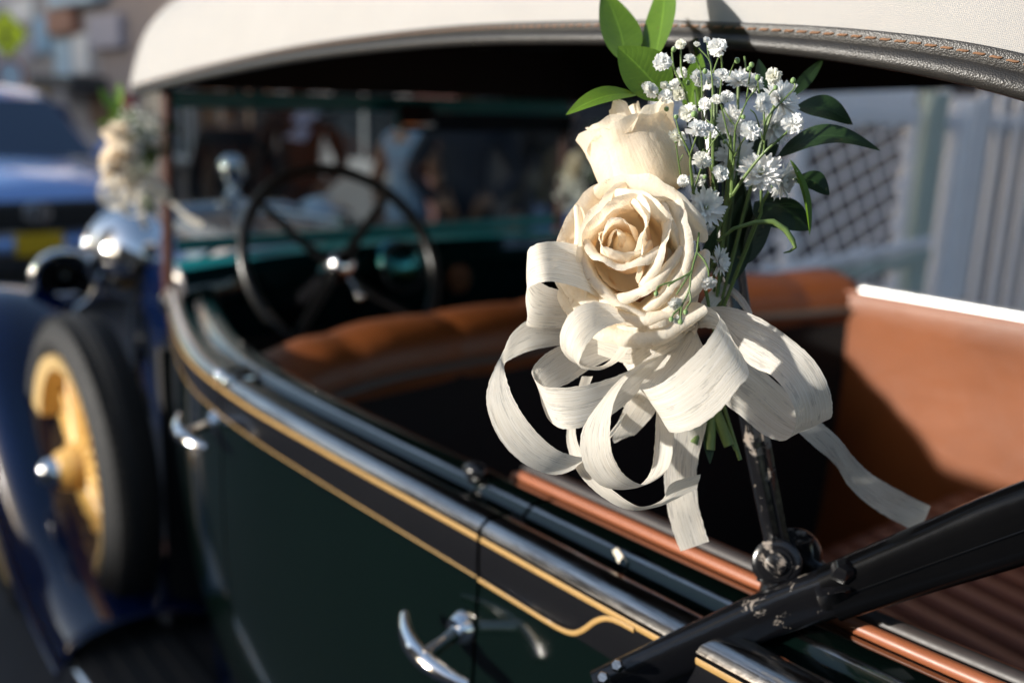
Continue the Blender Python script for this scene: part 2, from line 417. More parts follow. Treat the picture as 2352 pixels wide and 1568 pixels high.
h1 = house('stone_house', 'dark grey stone house seen through the windscreen behind the standing guests', 5.6, 11.2, 5.2, (.085, .082, .09), True)
window(h1, 7.0, 8.1, .95, 2.2, 'grey'); window(h1, 9.4, 10.3, .95, 2.1, 'brown')
door(h1, 5.9, 6.75, gz(6) + PV - .1, 2.05, 'maroon'); door(h1, 10.5, 11.1, gz(11) + PV - .1, 1.9, 'brown')
window(h1, 7.0, 8.1, 3.2, 4.4, 'grey'); window(h1, 9.2, 10.2, 3.2, 4.4, 'grey')
h2 = house('terracotta_house', 'terracotta house with ochre panels next to the dark stone house', 11.2, 14.8, 5.6, (.34, .29, .28))
pxbox(h2, 'panel', 217, 258, 211, 293, 'brown'); pxbox(h2, 'panel', 284, 312, 218, 262, 'red'); pxbox(h2, 'sign_board', 222, 292, 34, 112, 'lilac', .12)
door(h2, 12.1, 12.9, gz(12) + PV - .1, 1.75, 'cream'); window(h2, 11.5, 12.0, .7, 1.7); window(h2, 11.7, 12.7, 3.2, 4.4); window(h2, 13.4, 14.3, 3.2, 4.4)
h3 = house('shop_house', 'pale house with light blue and white shutters behind the silver car', 14.8, 19.5, 6.2, (.42, .39, .40))
pxbox(h3, 'shutter', 135, 172, 92, 176, 'paleblue'); pxbox(h3, 'shutter', 177, 214, 80, 170, 'white'); pxbox(h3, 'fascia_board', 128, 188, 24, 80, 'terracotta', .15)
pxbox(h3, 'awning', 150, 249, 176, 208, 'darkgrey', .5); pxbox(h3, 'shutter', 90, 122, 40, 124, 'skyblue'); pxbox(h3, 'panel', 70, 116, 190, 222, 'ochre')
pxbox(h3, 'fascia_board', 140, 250, -40, 14, 'paleblue', .2)
h4 = house('white_house', 'white walled house at the far end behind the yellow sign', 19.5, 25, 6.4, (.50, .50, .55))
pxbox(h4, 'shutter', 34, 84, 0, 52, 'white'); pxbox(h4, 'shutter', 66, 86, 70, 140, 'lilac'); pxbox(h4, 'fascia_board', 0, 60, 150, 200, 'cream')
door(h4, 21, 22, gz(21) + PV - .1, 1.5, 'skyblue'); window(h4, 22.6, 23.8, .3, 1.5)
h5 = house('peach_house', 'peach coloured house farthest along the street', 25, 40, 7, (.30, .215, .16))
window(h5, 27, 28.6, .2, 1.6); window(h5, 31, 32.6, .2, 1.6); door(h5, 29.2, 30.3, gz(30) + PV - .1, 1.3, 'brown')
# pale house behind the gate, to the right
XF = 6.4
h0 = house('grey_house', 'grey house behind the white mesh gate', -6.0, 5.55, 5.0, (.075, .073, .085))
window(h0, -2, -1, .8, 2.0); window(h0, 1.0, 2.0, 3.1, 4.2); window(h0, 3.0, 4.0, 3.1, 4.2)
XF = 4.45

# ---- unseen terraces added opposite to block light, low yard wall as the sun gap
XL = -5.6
def terrace(name, label, y0, y1, h, colour, wins):
    root = empty(name, (XL - 3, (y0 + y1) / 2, gz(y0))); tag(root, label, 'house', 'houses across the street')
    zt = gz((y0 + y1) / 2) + h
    mb = MB(); mb.box((XL - 2.0, y0 + .01, gz(y1) - .4), (XL, y1 - .01, zt)); mb.build('wall', wallmat('terrace_' + name, colour), root, smooth=False)
    mb = MB(); mb.box((XL - 2.2, y0 + .02, zt + .002), (XL + .35, y1 - .02, zt + .18)); mb.build('cornice', PAL['grey'], root, smooth=False)
    k = int((y1 - y0) / 2.4)
    for i in range(k):
        for j in range(wins):
            ya = y0 + (i + .5) * (y1 - y0) / k - .5; za = gz(ya) + 1.1 + 2.7 * j
            mb = MB(); mb.bbox((XL - .02, ya - .08, za - .08), (XL + .05, ya + 1.08, za + 1.38), .02); w = mb.build('window', PAL['brown'], root, smooth=False)
            mb = MB(); mb.box((XL + .052, ya, za), (XL + .06, ya + 1, za + 1.3)); mb.build('pane', M['house_glass'], w, smooth=False)
terrace('brown_terrace', 'brown terrace across the street behind the camera', -22, 2.2, 4.6, (.16, .12, .10), 1)
terrace('low_terrace', 'low brown terrace next to the tall one across the street', 9.95, 14.9, 2.6, (.22, .17, .13), 1)
terrace('far_terrace', 'two storey brown terrace farthest along across the street', 15, 44, 6.2, (.20, .16, .13), 1)
terrace('tall_terrace', 'tall ochre terrace across the street ahead of the camera', 6.4, 9.9, 8.6, (.20, .15, .11), 3)
mb = MB(); mb.bbox((XL - .2, 2.25, -.3), (XL, 6.35, 2.1), .02); yw = mb.build('yard_wall', wallmat('yard_wall', (.16, .13, .12)), smooth=False); tag(yw, 'low plastered yard wall across the street from the car', 'wall')

# ---- crossing sign
sg = V(14, 78, 15); root = empty('warning_sign', (sg.x, sg.y, gz(sg.y) + PV)); tag(root, 'fluorescent yellow green diamond warning sign on a post at the left edge', 'sign')
to = (CAM_POS - sg); to.z = 0; to.normalize(); to.rotate(Matrix.Rotation(R_(-34), 3, 'Z')); side = Vector((0, 0, 1)).cross(to); Mt = Matrix((side, Vector((0,0,1)), to)).transposed().to_4x4()
Mt.translation = sg
M['fluo'] = plain('fluorescent_sheet', (.80, 1.0, .03), .4, var=.06); M['sign_black'] = plain('sign_black', (.02,.02,.02), .5)
def poly_plate(pts, z0, z1, Mx):
    k = len(pts); mb = MB(); vs = [Mx @ Vector((x, y, z0)) for x, y in pts] + [Mx @ Vector((x, y, z1)) for x, y in pts]
    mb.add(vs, [tuple(reversed(range(k))), tuple(range(k, 2*k))] + [(i, (i+1) % k, k + (i+1) % k, k + i) for i in range(k)]); return mb
q = .37
def rdiamond(q, r=.04):
    out = []
    for i in range(4):
        a = math.pi / 2 * i; c = Vector((math.cos(a), math.sin(a))) * (q - r * 1.41)
        for j in range(5):
            b = a - math.pi / 4 + math.pi / 2 * j / 4; out.append((c.x + r * math.cos(b), c.y + r * math.sin(b)))
    return out
poly_plate(rdiamond(q), 0, .004, Mt).build('plate', M['fluo'], root, smooth=False)
mb = MB()
def sgtube(pts, r): mb.tube([Mt @ Vector((x, y, .009)) for x, y in pts], (r, .003), 6, flat=Mt.to_3x3() @ Vector((1,0,0)))
o = q - .035
for i in range(4):
    a, b = math.pi / 2 * i, math.pi / 2 * (i + 1)
    sgtube([(o * math.cos(a), o * math.sin(a)), (o * math.cos(b), o * math.sin(b))], .008)
sgtube([(0, .06), (-.01, -.06)], .035); sgtube([(-.01, -.05), (-.06, -.20)], .022); sgtube([(0, -.05), (.05, -.19)], .022); sgtube([(0, .05), (.07, -.03)], .018); sgtube([(0, .05), (-.07, 0)], .018)
hp = [(.02 + .04 * math.cos(k * .63), .13 + .04 * math.sin(k * .63)) for k in range(10)]
bb = poly_plate(hp, .007, .011, Mt); mb.add(bb.v, bb.f); mb.build('pictogram', M['sign_black'], root, smooth=False)
mb = MB(); pb = Mt @ Vector((0, 0, -.035)); mb.tube([(pb.x, pb.y, gz(sg.y)), (pb.x, pb.y, sg.z + .3)], .028, 10); mb.build('post', PAL['grey'], root)
r2 = V(18, 172, 15); M2 = Mt.copy(); M2.translation = Vector((sg.x, sg.y, r2.z)) + side * .02
rs = empty('round_sign', (sg.x, sg.y, r2.z)); tag(rs, 'round white traffic sign with red ring below the yellow diamond', 'sign')
poly_plate([(.26 * math.cos(k * math.pi / 16), .26 * math.sin(k * math.pi / 16)) for k in range(32)], 0.006, .012, M2).build('plate', PAL['paleblue'], rs, smooth=False)
mb = MB(); mb.torus(M2 @ Vector((0,0,.013)), M2.to_3x3() @ Vector((0,0,1)), .225, .03, 32, 6); mb.build('red_ring', PAL['red'], rs)

# ---- white mesh gate standing at right angles to the street
YG = 2.45
M['gate'] = plain('gate_paint', (.86, .85, .88), .45, var=.1, vscale=8)
M['gate_green'] = plain('gate_green', (.42, .50, .46), .5, var=.15, vscale=8)
gate = empty('mesh_gate', (3.6, YG, PV)); tag(gate, 'white metal gate with diamond mesh to the right of the bouquet', 'gate')
GX0, GX1, GZ1 = 2.62, 4.25, 1.50
mb = MB(); mb.bbox((GX0, YG - .02, GZ1 - .03), (GX1, YG + .02, GZ1 + .03), .005); mb.build('top_rail', M['gate'], gate, smooth=False)
mb = MB(); mb.bbox((GX0, YG - .02, .22), (GX1, YG + .02, .27), .005); mb.build('bottom_rail', M['gate'], gate, smooth=False)
pa = VP(1640, 655, 1, YG - .03); pb = VP(2140, 555, 1, YG - .03)
mb = MB(); dirv = (pb - pa).normalized(); up = Vector((0,0,1)); 
mb.tube([pa - dirv * .5, pb], (.028, .016), 4, flat=(0,0,1)); mb.build('slanted_rail', M['gate'], gate, smooth=False)
mb = MB(); mb.tube([pa - dirv * .5 - up * .07 , pb - up * .07], (.03, .013), 4, flat=(0,0,1)); mb.build('slanted_rail', M['gate_green'], gate, smooth=False)
for x in (GX0, 3.42, GX1):
    mb = MB(); mb.bbox((x - .025, YG - .024, PV), (x + .025, YG + .024, GZ1 + .05), .006); mb.build('post', M['gate'], gate, smooth=False)
x = GX0 + .06; fin = None
while x < GX1 - .03:
    mb = MB(); mb.tube([(x, YG, GZ1 + .03), (x, YG, GZ1 + .10), (x, YG, GZ1 + .135), (x, YG, GZ1 + .15)], [.026, .026, .022, .006], 10)
    mb.build('finial', M['gate'], gate); x += .085
ZB, ZT = .27, GZ1 - .03
def family(p, q, step, yy):
    A_ = VP(*p, 1, YG); B_ = VP(*q, 1, YG); d = Vector((B_.x - A_.x, 0, B_.z - A_.z)).normalized(); nrm = Vector((-d.z, 0, d.x))
    for k in range(-40, 41):
        c = Vector((A_.x, 0, A_.z)) + nrm * (k * step); ts = []
        for t in [i * .01 for i in range(-300, 301)]:
            w = c + d * t
            if GX0 <= w.x <= GX1 and ZB <= w.z <= ZT: ts.append(t)
        if len(ts) > 6:
            u, v = c + d * ts[0], c + d * ts[-1]
            mb = MB(); mb.tube([(u.x, yy, u.z), (v.x, yy, v.z)], .0082, 6); mb.build('mesh_bar', M['gate'], gate)
family((1850, 360), (1960, 690), .098, YG + .008)
family((1880, 670), (2120, 510), .088, YG - .008)
for x in [GX0 + .03 + .1 * k for k in range(5)]:
    mb = MB(); mb.tube([(x, YG - .04, PV), (x, YG - .04, .92)], .012, 6); mb.build('upright', M['gate'], gate)
# railing that carries on from the gate in the same line
rail = empty('white_railing', (5.0, YG, PV)); tag(rail, 'white railing with a green post and wide pale pillar at the right edge', 'railing')
mb = MB(); mb.bbox((4.36, YG - .03, PV), (4.50, YG + .05, 1.62), .012); mb.build('green_post', M['gate_green'], rail, smooth=False)
mb = MB(); mb.bbox((4.66, YG - .06, .62), (4.86, YG + .06, 1.60), .012); mb.build('pillar', M['gate'], rail, smooth=False)
mb = MB(); mb.bbox((4.64, YG - .07, PV), (4.88, YG + .07, .60), .012); mb.build('plinth', PAL['grey'], rail, smooth=False)
for z in (.35, 1.5):
    mb = MB(); mb.bbox((4.30, YG + .055, z - .03), (6.3, YG + .085, z + .03), .004); mb.build('rail', M['gate'], rail, smooth=False)
x = 4.56
while x < 6.25:
    if not 4.62 < x < 4.9:
        mb = MB(); mb.bbox((x - .034, YG + .02, PV), (x + .034, YG + .05, 1.64), .004); mb.build('picket', M['gate'], rail, smooth=False)
    x += .19

# ---- silver blue car facing us further down the street
n = N('silver_blue_paint'); n.set(Base_Color=(.26, .44, .86), Metallic=.2, Roughness=.25); n.p.inputs['Coat Weight'].default_value = 1; M['silver'] = n.m
M['plastic'] = plain('black_plastic', (.012, .012, .014), .5); M['lampglass'] = plain('lamp_glass', (.55, .58, .62), .12, var=.15, vscale=20, coat=1)
M['plate_yellow'] = plain('plate_yellow', (.75, .46, .01), .45, var=.05)
SX, SY = 1.80, 7.7; SZ = gz(SY + 1.5)
car2 = empty('parked_car', (SX, SY, SZ)); tag(car2, 'silver blue car with yellow number plate facing the camera at the left', 'car')
def T(x, y, z): return Vector((SX + x, SY + y, SZ + .02 + z - .03 * (y - 1.5)))
def section(y, hw, zb, zt, crown, n_=14):
    pts = []
    for k in range(n_ + 1):
        a = math.pi * k / n_; c = math.cos(a); s = math.sin(a)
        x = hw * math.copysign(abs(c) ** .35, c); z = zb + (zt - zb) * (abs(s) ** .5); pts.append(T(x, y, z + crown * (1 - (x / hw) ** 2) * .5))
    return pts
mb = MB()
secs = [(0.0, .70, .42, .62, 0), (.03, .80, .30, .80, .02), (.12, .86, .24, .92, .03), (.35, .90, .22, .99, .04), (.9, .92, .22, 1.05, .05), (1.25, .92, .22, 1.10, .04), (2.2, .92, .22, 1.10, 0), (3.4, .92, .22, 1.10, 0), (4.2, .88, .25, 1.08, 0), (4.35, .80, .35, .95, 0)]
mb.grid([section(*s) for s in secs]); mb.build('body', M['silver'], car2)
def cab(y, hw0, hw1, z0, z1): return [T(-hw0, y, z0), T(-hw0 * .97, y, z0 + (z1 - z0) * .4), T(-hw1, y, z1 - .05), T(-hw1 * .85, y, z1), T(0, y, z1 + .03), T(hw1 * .85, y, z1), T(hw1, y, z1 - .05), T(hw0 * .97, y, z0 + (z1 - z0) * .4), T(hw0, y, z0)]
mb = MB(); mb.grid([cab(1.2, .86, .80, 1.06, 1.10), cab(1.95, .85, .66, 1.08, 1.60), cab(2.4, .85, .68, 1.08, 1.68), cab(3.4, .84, .66, 1.08, 1.66), cab(4.1, .82, .62, 1.06, 1.30)]); mb.build('cabin', M['silver'], car2)
mb = MB(); rows = []
for k in range(7):
    f = k / 6; y = 1.22 + .70 * f; rows.append([T(x * (.78 - .16 * f), y - .075 - .03 * (1 - x * x), 1.10 + .47 * f) for x in (-1, -.6, -.2, .2, .6, 1)])
mb.grid(rows); mb.build('windscreen', M['dark_glass'], car2)
for s in (-1, 1):
    mb = MB(); mb.grid([[T(s * .872, 1.65 + 1.9 * u, 1.14), T(s * .78, 1.98 + 1.4 * u, 1.52)] for u in (0, .33, .66, 1)]); mb.build('side_window', M['dark_glass'], car2)
    mb = MB(); mb.sphere(T(s * .66, .05, .80), .2, 18, 10, sc=(1.0, .45, .5)); mb.build('headlight', M['lampglass'], car2)
    mb = MB(); mb.sphere(T(s * 1.03, 1.55, 1.14), .13, 14, 8, sc=(1, .6, .7)); mb.tube([T(s * .86, 1.55, 1.1), T(s * 1.0, 1.55, 1.12)], .03, 8); mb.build('wing_mirror', M['silver'], car2)
    mb = MB(); mb.sphere(T(s * .66, .0, .42), .07, 12, 8, sc=(1, .5, 1)); mb.build('fog_lamp', M['lampglass'], car2)
    for yy in (.85, 3.5):
        wl_ = empty('wheel', T(s * .80, yy, .32), car2)
        mb = MB(); mb.torus(T(s * .80, yy, .32), (1,0,0), .25, .085, 28, 10); mb.build('tyre', M['rubber'], wl_)
        mb = MB(); mb.lathe([(0, .08), (.1, .085), (.19, .06), (.2, .02)] , T(s * .80, yy, .32), (s, 0, 0), 20); mb.build('rim', M['chrome'], wl_)
mb = MB(); mb.bbox(T(-.46, -.035, .62), T(.46, .06, .84), .03); g = mb.build('grille', M['plastic'], car2, smooth=False)
for k in range(3):
    mb = MB(); mb.bbox(T(-.44, -.05, .655 + .055 * k), T(.44, -.036, .672 + .055 * k), .004); mb.build('bar', M['dark_trim'], g, smooth=False)
mb = MB(); mb.bbox(T(-.6, -.03, .30), T(.6, .1, .44), .03); mb.build('lower_grille', M['plastic'], car2, smooth=False)
mb = MB(); mb.bbox(T(-.78, -.05, .47), T(.78, .12, .59), .04); mb.build('bumper', M['silver'], car2)
mb = MB(); mb.bbox(T(-.165, -.075, .455), T(.165, -.055, .615), .006); mb.build('number_plate', M['plate_yellow'], car2, smooth=False)
em = empty('emblem', T(0, -.06, .75), car2)
mb = MB()
for k in range(24):
    pass
ring = [T(.085 * math.cos(a), -.055, .755 + .06 * math.sin(a)) for a in [2 * math.pi * k / 24 for k in range(25)]]
mb.tube(ring, .012, 6, cap=False); mb.build('outer_ring', M['chrome'], em)
mb = MB(); mb.tube([T(.035 * math.cos(a), -.056, .75 + .055 * math.sin(a)) for a in [2 * math.pi * k / 20 for k in range(21)]], .008, 6, cap=False); mb.tube([T(.075 * math.cos(a), -.056, .775 + .03 * math.sin(a)) for a in [2 * math.pi * k / 20 for k in range(21)]], .008, 6, cap=False); mb.build('inner_rings', M['chrome'], em)

# ---- people beyond the windscreen
M['skin'] = plain('skin', (.45, .25, .17), .5, var=.08); M['skin2'] = plain('skin_dark', (.30, .16, .10), .5, var=.08)
M['hair'] = plain('hair', (.012, .009, .008), .5); M['suit'] = plain('suit_black', (.012, .011, .014), .85); M['suit_navy'] = plain('suit_navy', (.010, .016, .03), .85)
M['suit_brown'] = plain('suit_brown', (.014, .008, .008), .85); M['shirt'] = plain('shirt', (.62, .58, .72), .8); M['dress'] = plain('dress_blue', (.34, .50, .70), .7)
M['shoe'] = plain('shoe', (.01, .01, .01), .35); M['jeans'] = plain('jeans', (.16, .27, .5), .85); M['lip'] = plain('lip', (.3, .08, .07), .5); M['eye'] = plain('eye', (.02, .015, .01), .2)
dg_objs = []
def person(label, px, Y, H, top, leg, face, skin='skin', shirt=None, bare=False, dress=False, armL=None, armR=None, group='wedding guests beyond the windscreen'):
    """face = heading of the body in degrees (0 = looks along -Y)"""
    r = ray(px, 400); X = Y * r.x / r.y; gzv = gz(Y) + (PV if X > 2.9 else 0)
    J = {}; E_ = []
    def j(nm, x, y, z, rad, lab): J[nm] = (Vector((x * H, y * H, z * H)), rad * H, lab)
    def e(a, b): E_.append((a, b))
    j('pelvis', 0, 0, .525, .085, 'leg' if not dress else 'top'); j('waist', 0, .005, .61, .075, 'top'); j('chest', 0, 0, .715, .092, 'top'); j('upper', 0, 0, .79, .07, 'top'); j('neck', 0, .005, .845, .035, 'skin')
    j('jaw', 0, -.012, .885, .042, 'head'); j('mid', 0, 0, .925, .056, 'head'); j('crown', 0, .005, .965, .044, 'head'); j('nose', 0, -.066, .908, .011, 'head')
    for a, b in (('pelvis','waist'),('waist','chest'),('chest','upper'),('upper','neck'),('neck','jaw'),('jaw','mid'),('mid','crown'),('mid','nose')): e(a, b)
    for s, nm, arm in ((-1, 'L', armL), (1, 'R', armR)):
        arm = arm or ((.155, .01, .63), (.15, -.03, .50))
        sl = 'skin' if bare else 'top'
        j('sh' + nm, s * .105, .005, .795, .042, 'top'); j('el' + nm, s * arm[0][0], arm[0][1], arm[0][2], .030, sl); j('wr' + nm, s * arm[1][0], arm[1][1], arm[1][2], .022, sl)
        d = (J['wr' + nm][0] - J['el' + nm][0]).normalized(); pw = J['wr' + nm][0] / H
        j('pa' + nm, *(pw + d * .035), .022, 'skin'); e('upper', 'sh' + nm); e('sh' + nm, 'el' + nm); e('el' + nm, 'wr' + nm); e('wr' + nm, 'pa' + nm)
        sd = d.cross(Vector((1, 0, 0))).normalized()
        for q in range(5):
            off = sd * (.014 * (q - 2)); ln = (.025, .042, .047, .043, .034)[q]
            j('f%d' % q + nm, *(pw + d * (.045 + ln) + off * 1.4 + Vector((-s * .008, 0, 0))), .0065, 'skin'); e('pa' + nm, 'f%d' % q + nm)
        j('hip' + nm, s * .05, 0, .49, .062, 'leg'); j('kn' + nm, s * .055, -.005, .285, .038, 'leg' if not dress else 'skin'); j('an' + nm, s * .055, .012, .05, .026, 'leg' if not dress else 'skin'); j('toe' + nm, s * .062, -.075, .02, .022, 'shoe')
        e('pelvis', 'hip' + nm); e('hip' + nm, 'kn' + nm); e('kn' + nm, 'an' + nm); e('an' + nm, 'toe' + nm)
    if dress:
        J['hipL'] = (J['hipL'][0], .075 * H, 'top'); J['hipR'] = (J['hipR'][0], .075 * H, 'top')
    names = list(J); idx = {k: i for i, k in enumerate(names)}
    me = bpy.data.meshes.new('tmp'); me.from_pydata([J[k][0] for k in names], [(idx[a], idx[b]) for a, b in E_], []); 
    o = bpy.data.objects.new('tmp', me); COL.objects.link(o)
    o.modifiers.new('skin', 'SKIN'); o.modifiers.new('sub', 'SUBSURF').levels = 1
    for i, k in enumerate(names):
        sv = me.skin_vertices[0].data[i]; sv.radius = (J[k][1], J[k][1]); sv.use_root = (k == 'pelvis')
    dg = bpy.context.evaluated_depsgraph_get(); ev = o.evaluated_get(dg); m2 = bpy.data.meshes.new_from_object(ev)
    segs = [(J[a][0], J[b][0], J[b][2] if J[b][2] != 'top' or J[a][2] == 'top' else J[b][2]) for a, b in E_]
    mats = [M[top], M[leg], M[skin], M['hair'], M['shoe'], M[shirt] if shirt else M[top]]
    m2.materials.clear()
    for x in mats: m2.materials.append(x)
    L = {'top': 0, 'leg': 1, 'skin': 2, 'head': 2, 'shoe': 4}
    for v in m2.vertices:
        if .5 * H < v.co.z < .83 * H and abs(v.co.x) < .13 * H: v.co.y *= .78
    for p in m2.polygons:
        c = p.center; best = 9; lab = 'top'
        for a, b, l in segs:
            ab = b - a; t = max(0, min(1, (c - a).dot(ab) / max(1e-9, ab.length_squared))); d = (c - a - ab * t).length
            if d < best: best = d; lab = l
        mi = L[lab]
        if lab == 'head' and (c.z > .948 * H or c.y > .018 * H): mi = 3
        if c.z > .80 * H and c.z < .86 * H and lab == 'top' and abs(c.x) < .035 * H: mi = 2
        if shirt and lab == 'top' and c.y < -.02 * H and .66 * H < c.z < .84 * H and abs(c.x) < (c.z / H - .70) * .26 * H + .002: mi = 5
        p.material_index = mi; p.use_smooth = True
    COL.objects.unlink(o); bpy.data.objects.remove(o)
    root = bpy.data.objects.new('person', m2); m2.name = 'person'; COL.objects.link(root)
    root.location = (X, Y, gzv - .0); root.rotation_euler = (0, 0, R_(face)); tag(root, label, 'person', group)
    for s in (-1, 1):
        mb = MB(); mb.sphere((s * .02 * H, -.05 * H, .925 * H), .008 * H, 8, 5); q = mb.build('eye', M['eye']); q.parent = root
    mb = MB(); mb.sphere((0, -.05 * H, .885 * H), .014 * H, 8, 5, sc=(1, .4, .3)); q = mb.build('mouth', M['lip']); q.parent = root
    return root
person('person in dark suit with lilac shirt, leftmost of the guests', 535, 6.4, 1.66, 'suit', 'suit', -28, shirt='shirt')
person('person in brown suit with lilac shirt beside the stone wall', 690, 5.9, 1.66, 'suit_brown', 'suit', -25, 'skin2', shirt='shirt', armR=((.165, .0, .63), (.10, -.09, .56)))
person('person in pale blue sleeveless dress with bare arms', 940, 4.95, 1.50, 'dress', 'dress', 100, bare=True, dress=True, armR=((.19, .0, .64), (.22, -.04, .52)), armL=((.15, -.03, .64), (.09, -.1, .6)))
person('person in navy suit standing right of the blue dress', 1068, 4.45, 1.60, 'suit_navy', 'suit_navy', -35, 'skin2', shirt='shirt', armL=((.19, .02, .64), (.09, -.08, .56)), armR=((.19, .02, .64), (.09, -.08, .57)))
person('person in dark jacket and light blue jeans by the right windscreen post', 1285, 4.3, 1.60, 'suit', 'jeans', -60, shirt='shirt')
# ================================================================== vintage open car
M['visor'] = glass('tinted_visor', (.03, .16, .18))
M['green_dash'] = paint('dash_paint', (.0006, .012, .014), (.001, .018, .02), .12)
M['maroon_post'] = plain('post_wood', (.055, .018, .012), .35, var=.3, vscale=20, coat=.4)
M['dark_roll'] = plain('dark_roll', (.035, .028, .026), .5, var=.3, vscale=40)
n = N('brushed_trim'); n.set(Base_Color=(.80, .80, .78), Metallic=.85, Roughness=.38); M['brushed'] = n.m
M['dark_piping'] = leather('dark_piping', (.07, .055, .045), (.10, .08, .065), .45)
n = N('teal_chrome'); n.set(Base_Color=(.05, .26, .29), Metallic=1.0, Roughness=.2); M['chrome_teal'] = n.m  # chrome with its teal reflection put into the base colour
CX = 1.3
car = empty('vintage_car', (CX, 1.4, 0)); tag(car, 'dark green vintage open tourer with cream canvas top and tan leather seats', 'vintage car')
RAIL = smooth_tab([(-1.0, .92, 1.205), (-.72, .66, 1.20), (-.35, .56, 1.188), (0.0, .532, 1.176), (.25, .524, 1.165), (.445, .525, 1.157), (.69, .530, 1.147), (1.0, .528, 1.140), (1.256, .532, 1.135), (1.5, .560, 1.130), (1.755, .629, 1.126), (2.1, .742, 1.122), (2.3, .80, 1.12)], 8)
def rail(y): return interp(RAIL, y)
def mir(p): return Vector((2 * CX - p[0], p[1], p[2]))
def ysamp(y0, y1, st=.05):
    k = max(2, int(abs(y1 - y0) / st) + 1); return [y0 + (y1 - y0) * i / (k - 1) for i in range(k)]
PANEL = [(.07, -.66), (.035, -.55), (.008, -.42), (-.004, -.28), (-.006, -.16), (-.004, -.09), (-.002, -.047)]
BAND = [(-.002, -.047), (-.0035, -.03), (-.003, -.012), (-.001, -.004)]
BEAD = [(-.001, -.004), (-.003, .000), (.000, .0055), (.006, .0098), (.016, .0120), (.026, .0112), (.0335, .0065), (.0355, .0015)]
TOP = [(.0355, .0015), (.038, .001), (.043, .0015), (.049, .0025), (.0545, .0060), (.0585, .0098)]
EDGE = [(.0585, .0098), (.0605, .0113), (.0630, .0122)]
TOP2 = [(.0630, .0122), (.078, .0135), (.092, .011), (.0985, .004), (.1, -.02), (.1, -.12), (.104, -.45), (.11, -.66)]
def sweep(prof, y0, y1, mirror=False, st=.05):
    rows = []
    for y in ysamp(y0, y1, st):
        X, z = rail(y)
        row = [Vector((X + a, y, z + b)) for a, b in prof]
        rows.append([mir(p) for p in row] if mirror else row)
    mb = MB(); mb.grid(rows); return mb
SPLIT1, SPLIT2 = .69, 1.315
def side(name, y0, y1, lab, door=False, mirror=False):
    root = empty(name, (0, 0, 0), car); root.location = ((rail((y0 + y1) / 2)[0]), (y0 + y1) / 2, .5); setparent(root, car)
    if lab: root['label'] = lab
    for nm, pr, m in (('panel', PANEL, 'green'), ('belt_band', BAND, 'black_paint'), ('belt_moulding', BEAD, 'moulding'), ('rail_top', TOP, 'green'), ('rail_edge', EDGE, 'moulding'), ('inner_rail', TOP2, 'green')):
        sweep(pr, y0, y1, mirror).build(nm, M[m], root)
    return root
g_ = .0025
front_door = side('front_door', SPLIT2 + g_, 2.06, None)
rear_door = side('rear_door', SPLIT1 + g_, SPLIT2 - g_, None)
quarter = side('quarter_panel', -1.0, SPLIT1 - g_, None)
for a, b in ((-1.0, SPLIT1 - g_), (SPLIT1 + g_, SPLIT2 - g_), (SPLIT2 + g_, 2.06)):
    side('body_side', a, b, None, mirror=True)
for s in (SPLIT1, SPLIT2, 2.0625):                        # dark jamb behind each shut line
    X, z = rail(s); mb = MB(); mb.box((X + .006, s - .012, .76), (X + .095, s + .012, z + .002)); mb.build('door_jamb', M['dark_trim'], car, smooth=False)
# gold lines
def line(pts, w, t, parent):
    mb = MB(); rows = []
    for (y, dz, dx) in pts:
        X, z = rail(y); rows.append(Vector((X + dx, y, z + dz)))
    for i, p in enumerate(rows): pass
    mb.tube(rows, (w, t), 6, flat=(0, .0, 1)); return mb.build('pinstripe', M['gold'], parent)
for root, a, b in ((front_door, SPLIT2 + g_, 2.06), (rear_door, SPLIT1 + g_, SPLIT2 - g_), (quarter, -.8, SPLIT1 - g_)):
    line([(y, -.0065, -.0030) for y in ysamp(a, b, .04)], .0027, .0005, root)
    if root is not quarter: line([(y, -.047, -.0032) for y in ysamp(a, b, .04)], .0010, .0004, root)
pp = [(.6875, -.047), (.63, -.047), (.585, -.047), (.565, -.046), (.55, -.0425), (.538, -.034), (.525, -.021), (.512, -.0125), (.498, -.0095), (.48, -.009)]
line([(y, dz, -.0045) for y, dz in smooth_tab(pp, 5)], .0021, .0005, quarter)
